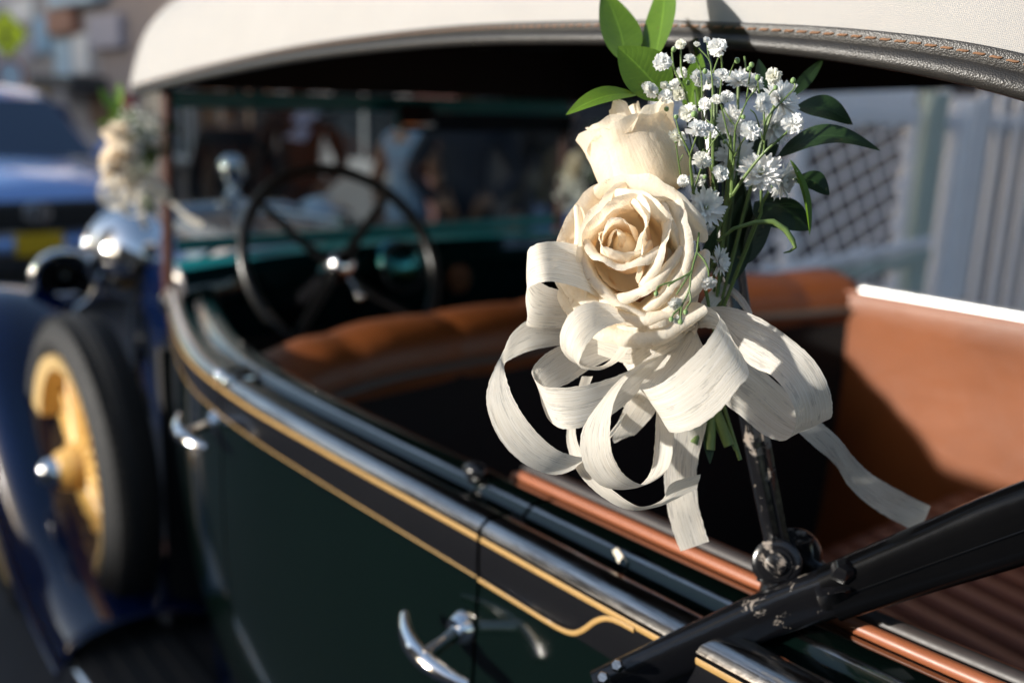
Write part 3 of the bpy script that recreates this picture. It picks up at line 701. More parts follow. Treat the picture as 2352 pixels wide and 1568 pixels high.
# lower body apron, running board and front wing
mb = MB(); mb.grid([[Vector((rail(y)[0] + .07 + dx, y, z)) for dx, z in ((0, .52), (.0, .44), (-.015, .385))] for y in ysamp(-.6, 2.05, .1)]); mb.build('apron', M['navy'], car)
mb = MB(); mb.bbox((.47, -.2, .345), (.675, 2.10, .38), .01); rb = mb.build('running_board', M['rubber'], car, smooth=False)
mb = MB(); mb.tube([(.468, -.2, .364), (.468, 1.2, .364), (.468, 2.1, .364)], .012, 8); mb.build('edge_strip', M['chrome'], rb)
for k in range(4):
    mb = MB(); mb.bbox((.49 + .045 * k, -.15, .3805), (.505 + .045 * k, 2.05, .386), .002); mb.build('tread_rib', M['rubber'], rb, smooth=False)
def wing(mirror=False):
    path = smooth_tab([(1.98, .385), (2.12, .40), (2.28, .435), (2.44, .52), (2.62, .68), (2.82, .85), (3.02, .92), (3.22, .87), (3.40, .75), (3.52, .58), (3.58, .42)], 4)
    rows = []
    for i, (y, z) in enumerate(path):
        a = path[max(0, i - 1)]; b = path[min(len(path) - 1, i + 1)]; t = Vector((0, b[0] - a[0], b[1] - a[1])).normalized(); nrm = Vector((0, -t.z, t.y))
        row = []
        for k in range(13):
            u = k / 12; x = .435 + .34 * u; h = .055 * (1 - (2 * u - .9) ** 2 / 1.3) - (.05 if k == 0 else .012 if k == 1 else 0)
            p = Vector((x, y, z)) + nrm * h; row.append(mir(p) if mirror else p)
        rows.append(row)
    mb = MB(); mb.grid(rows); w = mb.build('front_wing', M['navy'], car)
    mb = MB(); mb.tube([r[0] for r in rows], .008, 8); mb.build('rolled_edge', M['navy'], w)
    so_ = w.modifiers.new('solid', 'SOLIDIFY'); so_.thickness = .004
wing(); wing(True)
# wheels
def wheel(name, c, label, side_=-1, spokes=20, R=.365):
    root = empty(name, c, car); root['label'] = label; c = Vector(c)
    mb = MB(); prof = []
    for k in range(17):
        a = math.pi * 2 * k / 16; prof.append((R - .055 + .055 * math.cos(a), .064 * math.sin(a) * (1.0 if math.cos(a) < .3 else .9)))
    mb.lathe(prof, c, (1, 0, 0), 64); ty = mb.build('tyre', M['rubber'], root)
    mb = MB()
    for k in range(96):
        a = 2 * math.pi * k / 96
        for j, xx in enumerate((-.036, -.012, .012, .036)):
            b = a + (.5 if j % 2 else 0) * 2 * math.pi / 96; d = Vector((0, math.cos(b), math.sin(b))); t = Vector((0, -math.sin(b), math.cos(b)))
            p = c + d * (R - .004 - abs(xx) * .18); Mx = Matrix((Vector((1, 0, 0)), t, d)).transposed().to_4x4(); Mx.translation = p + Vector((xx, 0, 0))
            mb.box((-.009, -.007, -.004), (.009, .007, .004), 0, Mx)
    tr = mb.build('tread', M['rubber'], ty, smooth=False); tr['kind'] = 'stuff'
    mb = MB(); mb.lathe([(R - .128, -.050), (R - .094, -.058), (R - .090, -.04), (R - .11, 0), (R - .090, .04), (R - .094, .058), (R - .128, .050), (R - .135, 0), (R - .128, -.050)], c, (1, 0, 0), 48); mb.build('rim', M['rimcream'], root)
    mb = MB(); mb.lathe([(0, .085), (.03, .083), (.045, .07), (.05, .05), (.056, .042), (.058, .0), (.058, -.03), (0, -.03)], c, (side_, 0, 0), 24); hb = mb.build('hub', M['yellow'], root)
    mb = MB(); mb.lathe([(0, .118), (.02, .115), (.032, .1), (.036, .08), (.036, .07)], c, (side_, 0, 0), 20); mb.build('hub_cap', M['chrome'], hb)
    mb = MB(); mb.lathe([(.06, .012), (.13, .006), (R - .13, -.006), (R - .13, -.02), (.05, -.02)], c, (side_, 0, 0), 40); mb.build('wheel_disc', M['yellow'], root)
    for k in range(spokes):
        a = 2 * math.pi * k / spokes; d = Vector((0, math.cos(a), math.sin(a)))
        mb = MB(); mb.tube([c + d * .06 + Vector((side_ * .02, 0, 0)), c + d * .15 + Vector((side_ * .012, 0, 0)), c + d * (R - .125)], [(.008, .010), (.0065, .008), (.0075, .009)], 8, flat=(1, 0, 0)); mb.build('spoke', M['yellow'], root)
    return root
M['rimcream'] = plain('rim_paint', (.58, .40, .17), .4, var=.1, coat=.4)
wheel('spare_wheel', (.628, 2.36, .655), 'spare wheel with yellow spokes carried beside the bonnet')
wheel('wheel', (.60, 3.04, .365), 'front wheel with yellow spokes under the left wing')
wheel('wheel', (2.0, 3.04, .365), 'front wheel under the right wing', 1)
# cowl, bonnet, radiator
def arch(y, hw, zt, zb, k=14, pw=.45):
    return [Vector((CX - hw * math.copysign(abs(math.cos(math.pi * i / k)) ** pw, math.cos(math.pi * i / k)), y, zb + (zt - zb) * (abs(math.sin(math.pi * i / k)) ** pw))) for i in range(k + 1)]
mb = MB(); mb.grid([arch(2.065, .57, 1.185, .45), arch(2.12, .565, 1.20, .45), arch(2.22, .53, 1.205, .48), arch(2.34, .48, 1.20, .52)]); mb.build('cowl', M['green'], car)
mb = MB(); mb.grid([arch(2.345, .478, 1.20, .60), arch(2.6, .42, 1.19, .60), arch(2.85, .36, 1.178, .60), arch(3.0, .33, 1.17, .60)]); hd = mb.build('bonnet', M['navy'], car)
mb = MB(); mb.tube([(CX, 2.36, 1.203), (CX, 2.7, 1.19), (CX, 2.99, 1.175)], .008, 8); mb.build('hinge_strip', M['chrome'], hd)
mb = MB(); mb.grid([arch(2.995, .335, 1.175, .50), arch(3.01, .345, 1.19, .49), arch(3.06, .345, 1.19, .49), arch(3.09, .33, 1.17, .50)]); mb.add(arch(3.085, .325, 1.165, .505), [tuple(range(15))]); rd = mb.build('radiator_shell', M['chrome'], car)
mb = MB(); mb.lathe([(.03, 0), (.03, .02), (.018, .03), (.014, .045), (.03, .06), (.042, .085), (.045, .105), (.038, .13), (.02, .145), (0, .148)], (CX, 3.04, 1.185), (0, 0, 1), 24); mb.build('radiator_cap', M['chrome'], rd)
for s, nm in ((-1, 'left'), (1, 'right')):
    c = Vector((CX + s * .315, 3.05, 1.040)); hl = empty('headlight', c, car)
    mb = MB(); mb.lathe([(0, -.185), (.035, -.18), (.08, -.155), (.118, -.105), (.138, -.045), (.143, 0)], c, (0, 1, 0), 32); mb.build('shell', M['chrome'], hl)
    mb = MB(); mb.torus(c + Vector((0, .003, 0)), (0, 1, 0), .142, .010, 32, 8); mb.build('rim', M['chrome'], hl)
    mb = MB(); mb.lathe([(.12, .0), (.08, .02), (0, .03)], c, (0, 1, 0), 24); mb.build('lens', M['lampglass'], hl)
    mb = MB(); mb.tube([c + Vector((0, -.03, -.12)), c + Vector((0, -.03, -.2)), c + Vector((-s * .1, -.03, -.3))], .018, 10); mb.build('stalk', M['black_paint'], hl)
# horn, cowl lamp, bits between lamp and cowl
c = VP(150, 640, 1, 3.08); hn = empty('horn', c, car)
mb = MB(); mb.lathe([(.085, .03), (.088, .02), (.08, .0), (.05, -.02), (.02, -.05), (.018, -.12), (.04, -.13), (.045, -.2), (0, -.21)], c, (-.25, -1, 0), 28); mb.build('trumpet', M['black_paint'], hn)
mb = MB(); mb.torus(c + Vector((-.25, -1, 0)).normalized() * .03, (-.25, -1, 0), .085, .011, 28, 8); mb.build('chrome_ring', M['chrome'], hn)
mb = MB(); mb.tube([(.72, 3.10, .92), (CX, 3.11, .90), (1.88, 3.10, .92)], .018, 10); mb.build('lamp_bar', M['chrome'], car)
c = Vector((.80, 2.20, 1.06)); cl = empty('cowl_lamp', c, car)
mb = MB(); mb.lathe([(0, -.06), (.022, -.05), (.034, -.02), (.036, .02), (.03, .03)], c, (0, 1, 0), 18); mb.build('shell', M['chrome'], cl)
# windscreen
ws = empty('windscreen', (CX, 2.1, 1.2), car)
PL0, PL1 = Vector((.745, 2.105, 1.10)), Vector((.752, 2.075, 1.545))
for mfun in (lambda p: p, mir):
    mb = MB(); mb.tube([mfun(PL0), mfun(PL0.lerp(PL1, .5)), mfun(PL1)], (.012, .017), 8, flat=(1, 0, 0)); mb.build('post', M['maroon_post'] if 'maroon_post' in M else M['dark_trim'], ws)
mb = MB(); mb.bbox((.755, 2.06, 1.497), (1.845, 2.085, 1.533), .008); mb.build('header', M['teal'], ws, smooth=False)
mb = MB(); mb.bbox((.765, 2.088, 1.195), (1.835, 2.108, 1.222), .006); mb.build('lower_frame', M['teal'], ws, smooth=False)
mb = MB(); mb.add([(.757, 2.099, 1.222), (1.843, 2.099, 1.222), (1.842, 2.078, 1.498), (.758, 2.078, 1.498)], [(0, 1, 2, 3)]); mb.build('glass', M['glass'], ws, smooth=False)
mb = MB(); mb.bbox((.758, 2.066, 1.535), (1.842, 2.080, 1.66), .004); mb.build('header_valance', M['lining'], ws, smooth=False)
mb = MB(); mb.bbox((1.30, 2.045, 1.452), (1.84, 2.052, 1.497), .002); mb.build('sun_visor', M['visor'], ws, smooth=False)
mr = empty('mirror', (CX, 2.0, 1.49), car)
mb = MB(); mb.bbox((1.255, 2.0, 1.462), (1.36, 2.014, 1.522), .006); mb.build('housing', M['teal'], mr, smooth=False)
mb = MB(); mb.bbox((1.26, 1.993, 1.467), (1.355, 1.9995, 1.517), .003, 0, Matrix.Translation((1.307, 1.995, 1.49)) @ Matrix.Rotation(R_(-14), 4, 'X') @ Matrix.Translation((-1.307, -1.998, -1.49))); mb.build('reflector', M['chrome'], mr, smooth=False)
# dashboard with rounded teal top, sun glint put into its colour, and gauges
ds = empty('dashboard', (CX, 2.0, 1.1), car)
rows = []
for k in range(15):
    f = k / 14; x = .74 + 1.12 * f; sag = .05 * (2 * f - 1) ** 2
    rows.append([Vector((x, 2.085, 1.192 - sag * .3)), Vector((x, 2.05, 1.203 - sag * .4)), Vector((x, 2.01, 1.195 - sag * .5)), Vector((x, 1.985, 1.17 - sag * .6)), Vector((x, 1.99, 1.14 - sag)), Vector((x, 2.03, 1.12 - sag)), Vector((x, 2.04, 1.0)), Vector((x, 2.06, .88))])
mb = MB(); mb.grid([r[2:] for r in rows]); mb.build('panel', M['green_dash'], ds)
mb = MB(); mb.grid([r[:3] for r in rows]); mb.build('top_roll', M['teal'], ds)
c = VP(915, 612, 1, 1.985); mb = MB(); mb.lathe([(0, .045), (.03, .042), (.052, .03), (.064, .008), (.066, -.03)], c, (-.2, -1, .12), 28); gp = mb.build('gauge_pod', M['chrome_teal'] if 'chrome_teal' in M else M['chrome'], ds)
mb = MB(); mb.torus(c + Vector((-.008, -.04, .005)), (-.2, -1, .12), .055, .004, 28, 8); mb.build('bezel', M['black_paint'], gp)
c = Vector((1.45, 2.02, 1.09)); mb = MB(); mb.lathe([(0, .012), (.035, .012), (.042, .0)], c, (0, -1, .1), 24); mb.build('gauge', M['chrome'], ds)
mb = MB(); mb.box((.70, 2.04, .35), (1.90, 2.07, 1.0)); mb.build('firewall', M['carpet'], car, smooth=False)
# steering wheel
SW = VP(790, 605, 0, .97); ax = Vector((-.03, -.86, .50)).normalized(); sw = empty('steering_wheel', SW, car)
mb = MB(); mb.torus(SW, ax, .205, .0115, 64, 12); mb.build('rim', M['bakelite'], sw)
e1 = ax.cross(Vector((1, 0, 0))).normalized(); e2 = ax.cross(e1)
for k in range(4):
    a = math.pi / 4 + k * math.pi / 2; d = e1 * math.cos(a) + e2 * math.sin(a)
    mb = MB(); mb.tube([SW - ax * .03 + d * .02, SW - ax * .028 + d * .1, SW + d * .2], [(.013, .007), (.010, .006), (.008, .006)], 8, flat=d.cross(ax)); mb.build('spoke', M['bakelite'], sw)
mb = MB(); mb.lathe([(0, .012), (.018, .010), (.026, 0), (.03, -.03), (.03, -.06)], SW, ax, 24); mb.build('hub', M['chrome'], sw)
mb = MB(); mb.tube([SW - ax * .01, SW + RGT * .02 - UPV * .035 - ax * .01, SW + RGT * .035 - UPV * .06 - ax * .01], .006, 8); mb.sphere(SW + RGT * .036 - UPV * .062 - ax * .01, .01, 10, 6); mb.build('lever', M['chrome'], sw)
mb = MB(); mb.tube([SW - ax * .05, SW - ax * .75], .02, 12); mb.build('column', M['black_paint'], sw)
# front seat
fs = empty('front_seat', (CX, 1.55, .5), car)
def seat_roll(x0, x1, yb, yf, ztab, thick, m, parent, name, step=.012, tuft=.21, amp=.007):
    rows = []; x = x0
    k = int((x1 - x0) / step) + 1
    for i in range(k + 1):
        x = x0 + (x1 - x0) * i / k; z = interp(ztab, x)[0]
        cre = abs(math.sin(math.pi * (x - x0) / tuft)) ** .4; bulge = amp * cre
        end = min(1, (i + .0) / 3, (k - i) / 3) ** .5
        bk = -.22 * max(0, (x - 1.45) / .55) ** 1.6; yc = (yb + yf) / 2 + bk; hy = (yf - yb) / 2
        row = []
        for j in range(13):
            a = math.pi * j / 12; row.append(Vector((x, yc - (hy + bulge) * math.cos(a) * (.4 + .6 * end), z - thick + (thick + bulge * 1.2) * (math.sin(a) ** .7) * (.3 + .7 * end))))
        rows.append([Vector((x, yb + bk, z - thick - .05))] + row + [Vector((x, yf + bk + .03, z - thick - .35))])
    mb = MB(); mb.grid(rows); return mb.build(name, m, parent)
zt = [(.60, 1.080), (.68, 1.105), (.76, 1.128), (.88, 1.142), (1.0, 1.145), (1.3, 1.146), (1.6, 1.155), (1.85, 1.17), (1.95, 1.18), (2.0, 1.17)]
seat_roll(.60, 2.0, 1.40, 1.56, zt, .062, M['leather'], fs, 'backrest')
mb = MB(); bkf = lambda x: -.22 * max(0, (x - 1.45) / .55) ** 1.6
mb.grid([[Vector((x, 1.402 + bkf(x), interp(zt, x)[0] - .070)), Vector((x, 1.398 + bkf(x), interp(zt, x)[0] - .10)), Vector((x, 1.40 + bkf(x), .8)), Vector((x, 1.42 + bkf(x), .36))] for x in [.62 + .0345 * k for k in range(41)]]); mb.build('back_panel', M['carpet'], fs)
mb = MB(); mb.tube([(x, 1.392 + bkf(x), interp(zt, x)[0] - .068) for x in [.615 + .0345 * k for k in range(41)]], (.009, .006), 8); mb.build('trim_strip', M['dark_piping'] if 'dark_piping' in M else M['binding'], fs)
mb = MB(); mb.bbox((.82, 1.55, .55), (1.78, 1.95, .72), .04); mb.build('squab', M['leather'], fs)
# rear seat
rs_ = empty('rear_seat', (CX, .6, .4), car)
mb = MB(); rows = []
for i in range(161):
    x = .66 + 1.28 * i / 160; pl = abs(math.sin(math.pi * (x - .66) / .064)) ** .45; row = []
    for j in range(15):
        f = j / 14; y = .97 - .62 * f; edge = math.sin(min(1, f / .16) * math.pi / 2) ** .7
        row.append(Vector((x, y, .68 + .115 * edge + .014 * pl * edge - .05 * f)))
    rows.append([Vector((x, .975, .5))] + row)
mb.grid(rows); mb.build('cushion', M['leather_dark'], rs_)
mb = MB(); rows = []
for i in range(161):
    x = .66 + 1.28 * i / 160; pl = abs(math.sin(math.pi * (x - .66) / .064)) ** .45
    rows.append([Vector((x, .36 - .2 * f + .014 * pl, .74 + .42 * f)) for f in [k / 10 for k in range(11)]] + [Vector((x, .10, 1.185)), Vector((x, .02, 1.17))])
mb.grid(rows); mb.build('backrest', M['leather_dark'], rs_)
# upholstered side panels
for mfun, nm in ((lambda p: p, 'l'), (mir, 'r')):
    up_ = empty('side_upholstery', mfun(Vector((.63, .5, .9))), car)
    rows = []
    for y in ysamp(-.55, 1.36 if nm == 'r' else .757, .05):
        X, z = rail(y); rows.append([mfun(Vector((X + a, y, z + b))) for a, b in ((.100, .004), (.106, .012), (.118, .016), (.130, .010), (.134, -.01), (.128, -.05), (.124, -.2), (.13, -.5), (.14, -.72))])
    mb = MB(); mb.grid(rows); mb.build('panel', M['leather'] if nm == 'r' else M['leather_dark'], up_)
    ye = .755 if nm == 'l' else 1.36
    for dx, dz, r_, m in (((.1035, .0125, .0062, 'piping'), (.117, .0165, .0072, 'dark_roll'), (.131, .012, .0055, 'piping')) if nm == 'l' else ((.098, .016, .0105, 'brushed'), (.131, .012, .0055, 'piping'))):
        mb = MB(); pts = []
        for y in ysamp(-.5, ye, .05):
            X, z = rail(y); pts.append(mfun(Vector((X + dx, y, z + dz))))
        q = pts[-1]; pts.append(q + Vector((0, .012, -.004))); pts.append(q + Vector((0, .018, -.016)))
        mb.tube(pts, r_, 10); mb.build('roll', M[m] if m in M else M['piping'], up_)
mb = MB(); mb.box((.62, -.6, .33), (1.98, 2.05, .36)); mb.build('floor', M['carpet'], car, smooth=False)
mb = MB(); mb.grid([[Vector((rail(y)[0] + .09, y, z)) for z in (.33, .8, 1.09)] for y in ysamp(.75, 2.05, .1)]); mb.build('inner_lining', M['carpet'], car)
mb = MB(); mb.grid([[mir((rail(y)[0] + .09, y, z)) for z in (.33, .8, 1.09)] for y in ysamp(1.3, 2.05, .1)]); mb.build('inner_lining', M['carpet'], car)
mb = MB(); mb.grid([[Vector((x, -1.0 - .12 * (1 - ((x - CX) / .4) ** 2), z)) for z in (.5, .9, 1.2)] for x in [.9 + .1 * k for k in range(9)]]); mb.build('rear_panel', M['green'], car)
# door handles
def handle(door_, a, l0, l1, X0, xl):
    """a = pixel of the boss on the door, l0/l1 = ends of the lever"""
    A = VP(*a, 0, X0); P0 = VP(*l0, 0, xl); P1 = VP(*l1, 0, xl)
    hh = empty('door_handle', A, door_)
    return handle3(door_, A, P0, P1)
def handle3(door_, A, P0, P1):
    mid = P0.lerp(P1, .56)
    hh = empty('door_handle', A, door_)
    mb = MB(); mb.lathe([(0, .014), (.012, .012), (.017, .004), (.018, -.004)], A, (-1, 0, 0), 20)
    mb.tube([A, A.lerp(mid, .5), mid], [.009, .007, .009], 12)
    bow = (P1 - P0).cross(Vector((1, 0, 0))).normalized() * 0
    pts = []
    for k in range(13):
        f = k / 12; p = P0.lerp(P1, f) + Vector((.018 * (2 * f - 1.1) ** 2, 0, 0)); pts.append(p)
    mb.tube(pts, [(.0045 + .0055 * math.sin(math.pi * min(1, max(0, (k + .6) / 13.2))), .0035 + .004 * math.sin(math.pi * (k + .6) / 13.2)) for k in range(13)], 12)
    bpy.data.objects.remove(hh)
    return mb.build('handle', M['chrome'], door_)
hA = VP(1065, 1440, 0, .526); hP0 = VP(885, 1425, 0, .468); hP1 = VP(1045, 1585, 0, .468)
handle3(rear_door, hA, hP0, hP1)
off = VP(498, 968, 0, .54) - hA
handle3(front_door, hA + off, hP0 + off, hP1 + off)
X, z = rail(.785); mb = MB(); mb.sphere((X + .062, .785, z + .020), .012, 14, 8, sc=(1, 1.3, .8)); mb.tube([(X + .062, .785, z), (X + .062, .785, z + .018)], .007, 10); mb.build('latch_knob', M['black_paint'], car)
for yy in (1.30, 1.335):
    X, z = rail(yy); mb = MB(); mb.bbox((X - .006, yy - .012, z - .002), (X + .05, yy + .012, z + .0165), .006); mb.build('rail_clip', M['chrome'], car)
# ------------------------------------------------------------------ canvas top
HEM = [VP(3300, 640, 0, .76), VP(2750, 330, 0, .69), VP(2352, 186, 0, .66), VP(2000, 118, 0, .642), VP(1640, 86, 0, .628), VP(1300, 80, 0, .618), VP(1000, 90, 0, .616), VP(700, 124, 0, .625), VP(500, 162, 0, .65), VP(380, 190, 0, .70)]
HEM = [tuple(p) for p in HEM] + [(.735, 2.23, 1.526)]
hem = [Vector(p) for p in smooth_tab(HEM, 9)]
PROF = smooth_tab([(0, 0), (.007, .034), (.02, .075), (.042, .122), (.085, .166), (.16, .198), (.32, .228), (.62, .246)], 4)
def roofrow(h, inset=0, drop=0, off=0):
    half = []
    zc = 1.575 + .04 * math.exp(-((h.y - 1.0) / .9) ** 2)      # evens out the crown height
    for a, b in PROF:
        f = a / .62; x = h.x + off + f * (CX - h.x - off) if a > .3 else h.x + a + off + inset
        if .085 < a <= .3: x = h.x + a + inset + off
        if a > .3:
            f = (a - .3) / .32; x0 = h.x + .3 + inset + off; x = x0 + (CX - x0) * f
        bz = b + (zc - h.z) * min(1, a / .3)
        wv = .0035 * noise.noise(Vector((h.y * 6, a * 9, 0))) * min(1, b / .05)
        half.append(Vector((x, h.y, h.z + bz * (1 - drop) - off + wv)))
    return half + [mir(p) for p in reversed(half[:-1])]
rows = [roofrow(h) for h in hem]
hl = hem[-1]
for dy, ins, dr in ((.03, .004, .03), (.055, .014, .10), (.072, .03, .24), (.080, .05, .5), (.075, .06, .85)):
    rows.append(roofrow(Vector((hl.x, hl.y + dy, hl.z)), ins, dr))
uv = []
acc = 0
for i, r in enumerate(rows):
    if i: acc += (rows[i][0] - rows[i - 1][0]).length
    b = 0
    for j, p in enumerate(r):
        if j: b += (r[j] - r[j - 1]).length
        uv.append((acc, b))
mb = MB(); mb.grid(rows, uv=uv); top = mb.build('canvas_top', M['canvas'], car, uv=True)
mb = MB(); mb.grid([[p + Vector((0, 0, 0)) for p in roofrow(h, 0, 0, .010)] for h in hem] + [roofrow(Vector((hl.x, hl.y + .05, hl.z)), .02, .2, .010)]); mb.build('lining', M['lining'], top)
for yb in (.95, 1.55):
    k = min(range(len(hem)), key=lambda i: abs(hem[i].y - yb)); rw = roofrow(hem[k], 0, 0, .022)
    mb = MB(); mb.tube(rw[4:-4], (.012, .02), 8, flat=(0, 0, 1)); mb.build('roof_bow', M['dark_trim'], top)
for mfun in (lambda p: p, mir):
    rows = []; srows = []
    for i, h in enumerate(hem):
        s = 1.0 + .5 * max(0, min(1, (.50 - h.y) / .26)); sh = s * .92
        pr = [(.004, .0125), (-.0012, .0128), (-.0022, .011), (-.0020, .0065), (-.0012, .0035), (-.0028, .0022), (-.0052, -.0012), (-.0056, -.0048), (-.0035, -.0084), (.0005, -.0098), (.0045, -.0085), (.007, -.004), (.006, .004)]
        rows.append([mfun(h + Vector((a * sh, 0, b * sh))) for a, b in pr]); srows.append(mfun(h + Vector((-.0026 * sh, 0, .0082 * sh))))
    mb = MB(); mb.grid(rows); bd = mb.build('hem_binding', M['binding'], top)
    # stitches
    mb = MB(); L = [0]
    for a, b in zip(srows, srows[1:]): L.append(L[-1] + (b - a).length)
    def pt(d):
        for i in range(len(L) - 1):
            if d <= L[i + 1]: return srows[i].lerp(srows[i + 1], (d - L[i]) / (L[i + 1] - L[i]))
        return srows[-1]
    d = .02
    while d < L[-1] - .02:
        a, b = pt(d), pt(d + .0078); c = (a + b) / 2; ou = Vector((-.0004 if mfun((0,0,0)) == (0,0,0) else .0004, 0, 0))
        mb.tube([a + Vector((0, 0, .0006)), a.lerp(c, .5) + ou, c + ou * 1.3, b.lerp(c, .5) + ou, b - Vector((0, 0, .0006))], [.0005, .0008, .0009, .0008, .0005], 6); d += .0106
    st_ = mb.build('stitching', M['thread'], bd); st_['kind'] = 'stuff'
# ------------------------------------------------------------------ folding irons of the top
irons = empty('top_iron', V(1790, 1290, .75), car); irons['label'] = 'black folding iron of the canvas top with chipped paint'
S0, S1, S2, S3 = V(1788, 1262, .758), V(1738, 1010, .748), V(1690, 700, .742), V(1612, 96, .752)
pts = [Vector(cr([S0, S1, S2, S3], k / 14)) for k in range(15)]
mb = MB(); rows = []
fl = CD(1, 0, .55).normalized()
for k, p in enumerate(pts):
    t = (pts[min(14, k + 1)] - pts[max(0, k - 1)]).normalized(); a = (fl - t * fl.dot(t)).normalized(); b = t.cross(a); w = .0088 + .0032 * (k / 14 if k < 8 else 8 / 14); h = .006
    rows.append([p + a * x * w + b * y * h for x, y in ((-1, -.55), (-.8, -1), (-.2, -1.0), (0, -1.35), (.2, -1.0), (.8, -1), (1, -.55), (1, .55), (.8, 1), (-.8, 1), (-1, .55))])
mb.grid(rows, closeu=True); mb.build('strut', M['iron'], irons)
pc = V(1785, 1292, .752); pax = (CD(-.35, .1, -1)).normalized()
mb = MB(); mb.lathe([(0, .0100), (.0075, .0100), (.0085, .0092), (.0088, .0075), (.0120, .0072), (.0124, .0060), (.0175, .0058), (.0186, .0046), (.0186, -.0075), (.0175, -.009), (0, -.009)], pc, pax, 40); mb.build('pivot', M['iron'], irons)
pc2 = pc - pax * .013 + CD(.012, .004, 0)
mb = MB(); mb.lathe([(0, .004), (.019, .004), (.021, .001), (.021, -.006), (.019, -.009), (0, -.009)], pc2, pax, 28); mb.tube([pc2 + CD(.004, .012), V(1850, 1290, .765), V(1900, 1335, .755)], [.012, .011, .010], 10); mb.build('pivot_fork', M['iron'], irons)
mb = MB(); mb.tube([pc - CD(0, .01), V(1790, 1345, .752), V(1770, 1400, .745)], [.016, .014, .012], 12); mb.build('pivot_foot', M['iron'], irons)
def bar(name, pts, w, h, m, parent, ridge=False, twist=0.0):
    n_ = 20; P = [Vector(cr(pts, k / n_)) for k in range(n_ + 1)]; rows = []
    for k, p in enumerate(P):
        t = (P[min(n_, k + 1)] - P[max(0, k - 1)]).normalized(); f = CD(0, 1, -.15); a = (f - t * f.dot(t)).normalized(); b = a.cross(t)
        ww = w if not callable(w) else w(k / n_); hh = h if not callable(h) else h(k / n_)
        row = []
        for j in range(24):
            an = 2 * math.pi * j / 24; c_, s_ = math.cos(an), math.sin(an)
            row.append(p + a * ww * math.copysign(abs(c_) ** .62, c_) + b * hh * math.copysign(abs(s_) ** .62, s_))
        rows.append(row)
    mb = MB(); mb.grid(rows, closeu=True); k = len(mb.v) - 24; mb.f.append(tuple(range(24))); mb.m.append(0); mb.f.append(tuple(k + j for j in range(24))); mb.m.append(0)
    return mb.build(name, m, parent), P
A0, A1, A2, A3, A4 = V(1375, 1585, .742), V(1560, 1500, .74), V(1760, 1412, .735), V(1930, 1352, .722), V(2120, 1288, .70)
sock, _ = bar('socket', [A0, A1, A2, A3, A4], lambda f: .0150 + .0035 * f, lambda f: .010 + .004 * f, M['iron'], irons)
B0, B1, B2, B3 = V(1905, 1363, .722), V(2130, 1280, .695), V(2352, 1200, .668), V(2900, 1005, .61)
M['bow_cloth'] = plain('bow_covering', (.0025, .0025, .0028), .20, var=.25, vscale=30, bump=.10, bscale=300, bdist=.0008, spec=.25)
bow, P = bar('bow_arm', [B0, B1, B2, B3], lambda f: .0195 + .006 * min(1, f * 1.6), lambda f: .0150, M['bow_cloth'], irons)
mb = MB(); off = -CD(.35, -.15, 1).normalized() * .0152
mb.tube([p + off + CD(0, -.004) for p in P[1:]], .0008, 6); mb.build('seam', M['bow_cloth'], bow)
mb = MB(); mb.tube([V(1905, 1330, .722), V(1915, 1362, .70), V(1925, 1398, .718)], (.012, .0035), 8, flat=CD(1, .3)); mb.build('clamp', M['iron'], irons)
mb = MB(); mb.lathe([(0, .008), (.006, .007), (.0085, .003), (.0085, -.004)], V(1935, 1312, .705), CD(.1, .9, -.6), 6); mb.build('bolt', M['iron'], irons)
for q in ((1418, 1528), (1386, 1556)):
    mb = MB(); mb.lathe([(0, .0045), (.0036, .0045), (.0046, .003), (.0046, -.004)], V(q[0], q[1], .724), CD(-.3, .5, -1), 6); mb.build('bolt', M['moulding'], irons)
# a fallen scrap of petal on the belt rail
P = V(1420, 1278, .80); X, z = rail(P.y); P = Vector((X + .074, P.y - .02, z + .0145)); P = VP(1415, 1285, 2, rail(.58)[1] + .0135)
mb = MB(); rr = random.Random(3); rows = []
for i in range(5):
    f = i / 4; rows.append([P + Vector((-.002 + .012 * f, -.010 + .02 * f, .001)) + Vector((.006 * (j / 4 - .5), -.004 * (j / 4 - .5), .0055 * math.sin(math.pi * j / 4) * (1 - .5 * f) + rr.uniform(0, .0016))) for j in range(5)])
mb.grid(rows); fp = mb.build('petal_scrap', M['scrap'] if 'scrap' in M else PAL['cream']); tag(fp, 'small cream petal scrap lying on the green belt rail', 'petal')
# ================================================================== bouquet and bow
rnd = random.Random(21)
S_ = 1.08844
def Z1(x, y, d): return V((1200 + x / 2.24) / S_, (y / 2.24) / S_, d)          # traced from enlargement 1
def Z2(x, y, d): return V((1200 + x / 1.845) / S_, (550 + y / 1.845) / S_, d)  # traced from enlargement 2
def Z3(x, y, d): return V((1600 + x / 3.409) / S_, (60 + y / 3.409) / S_, d)
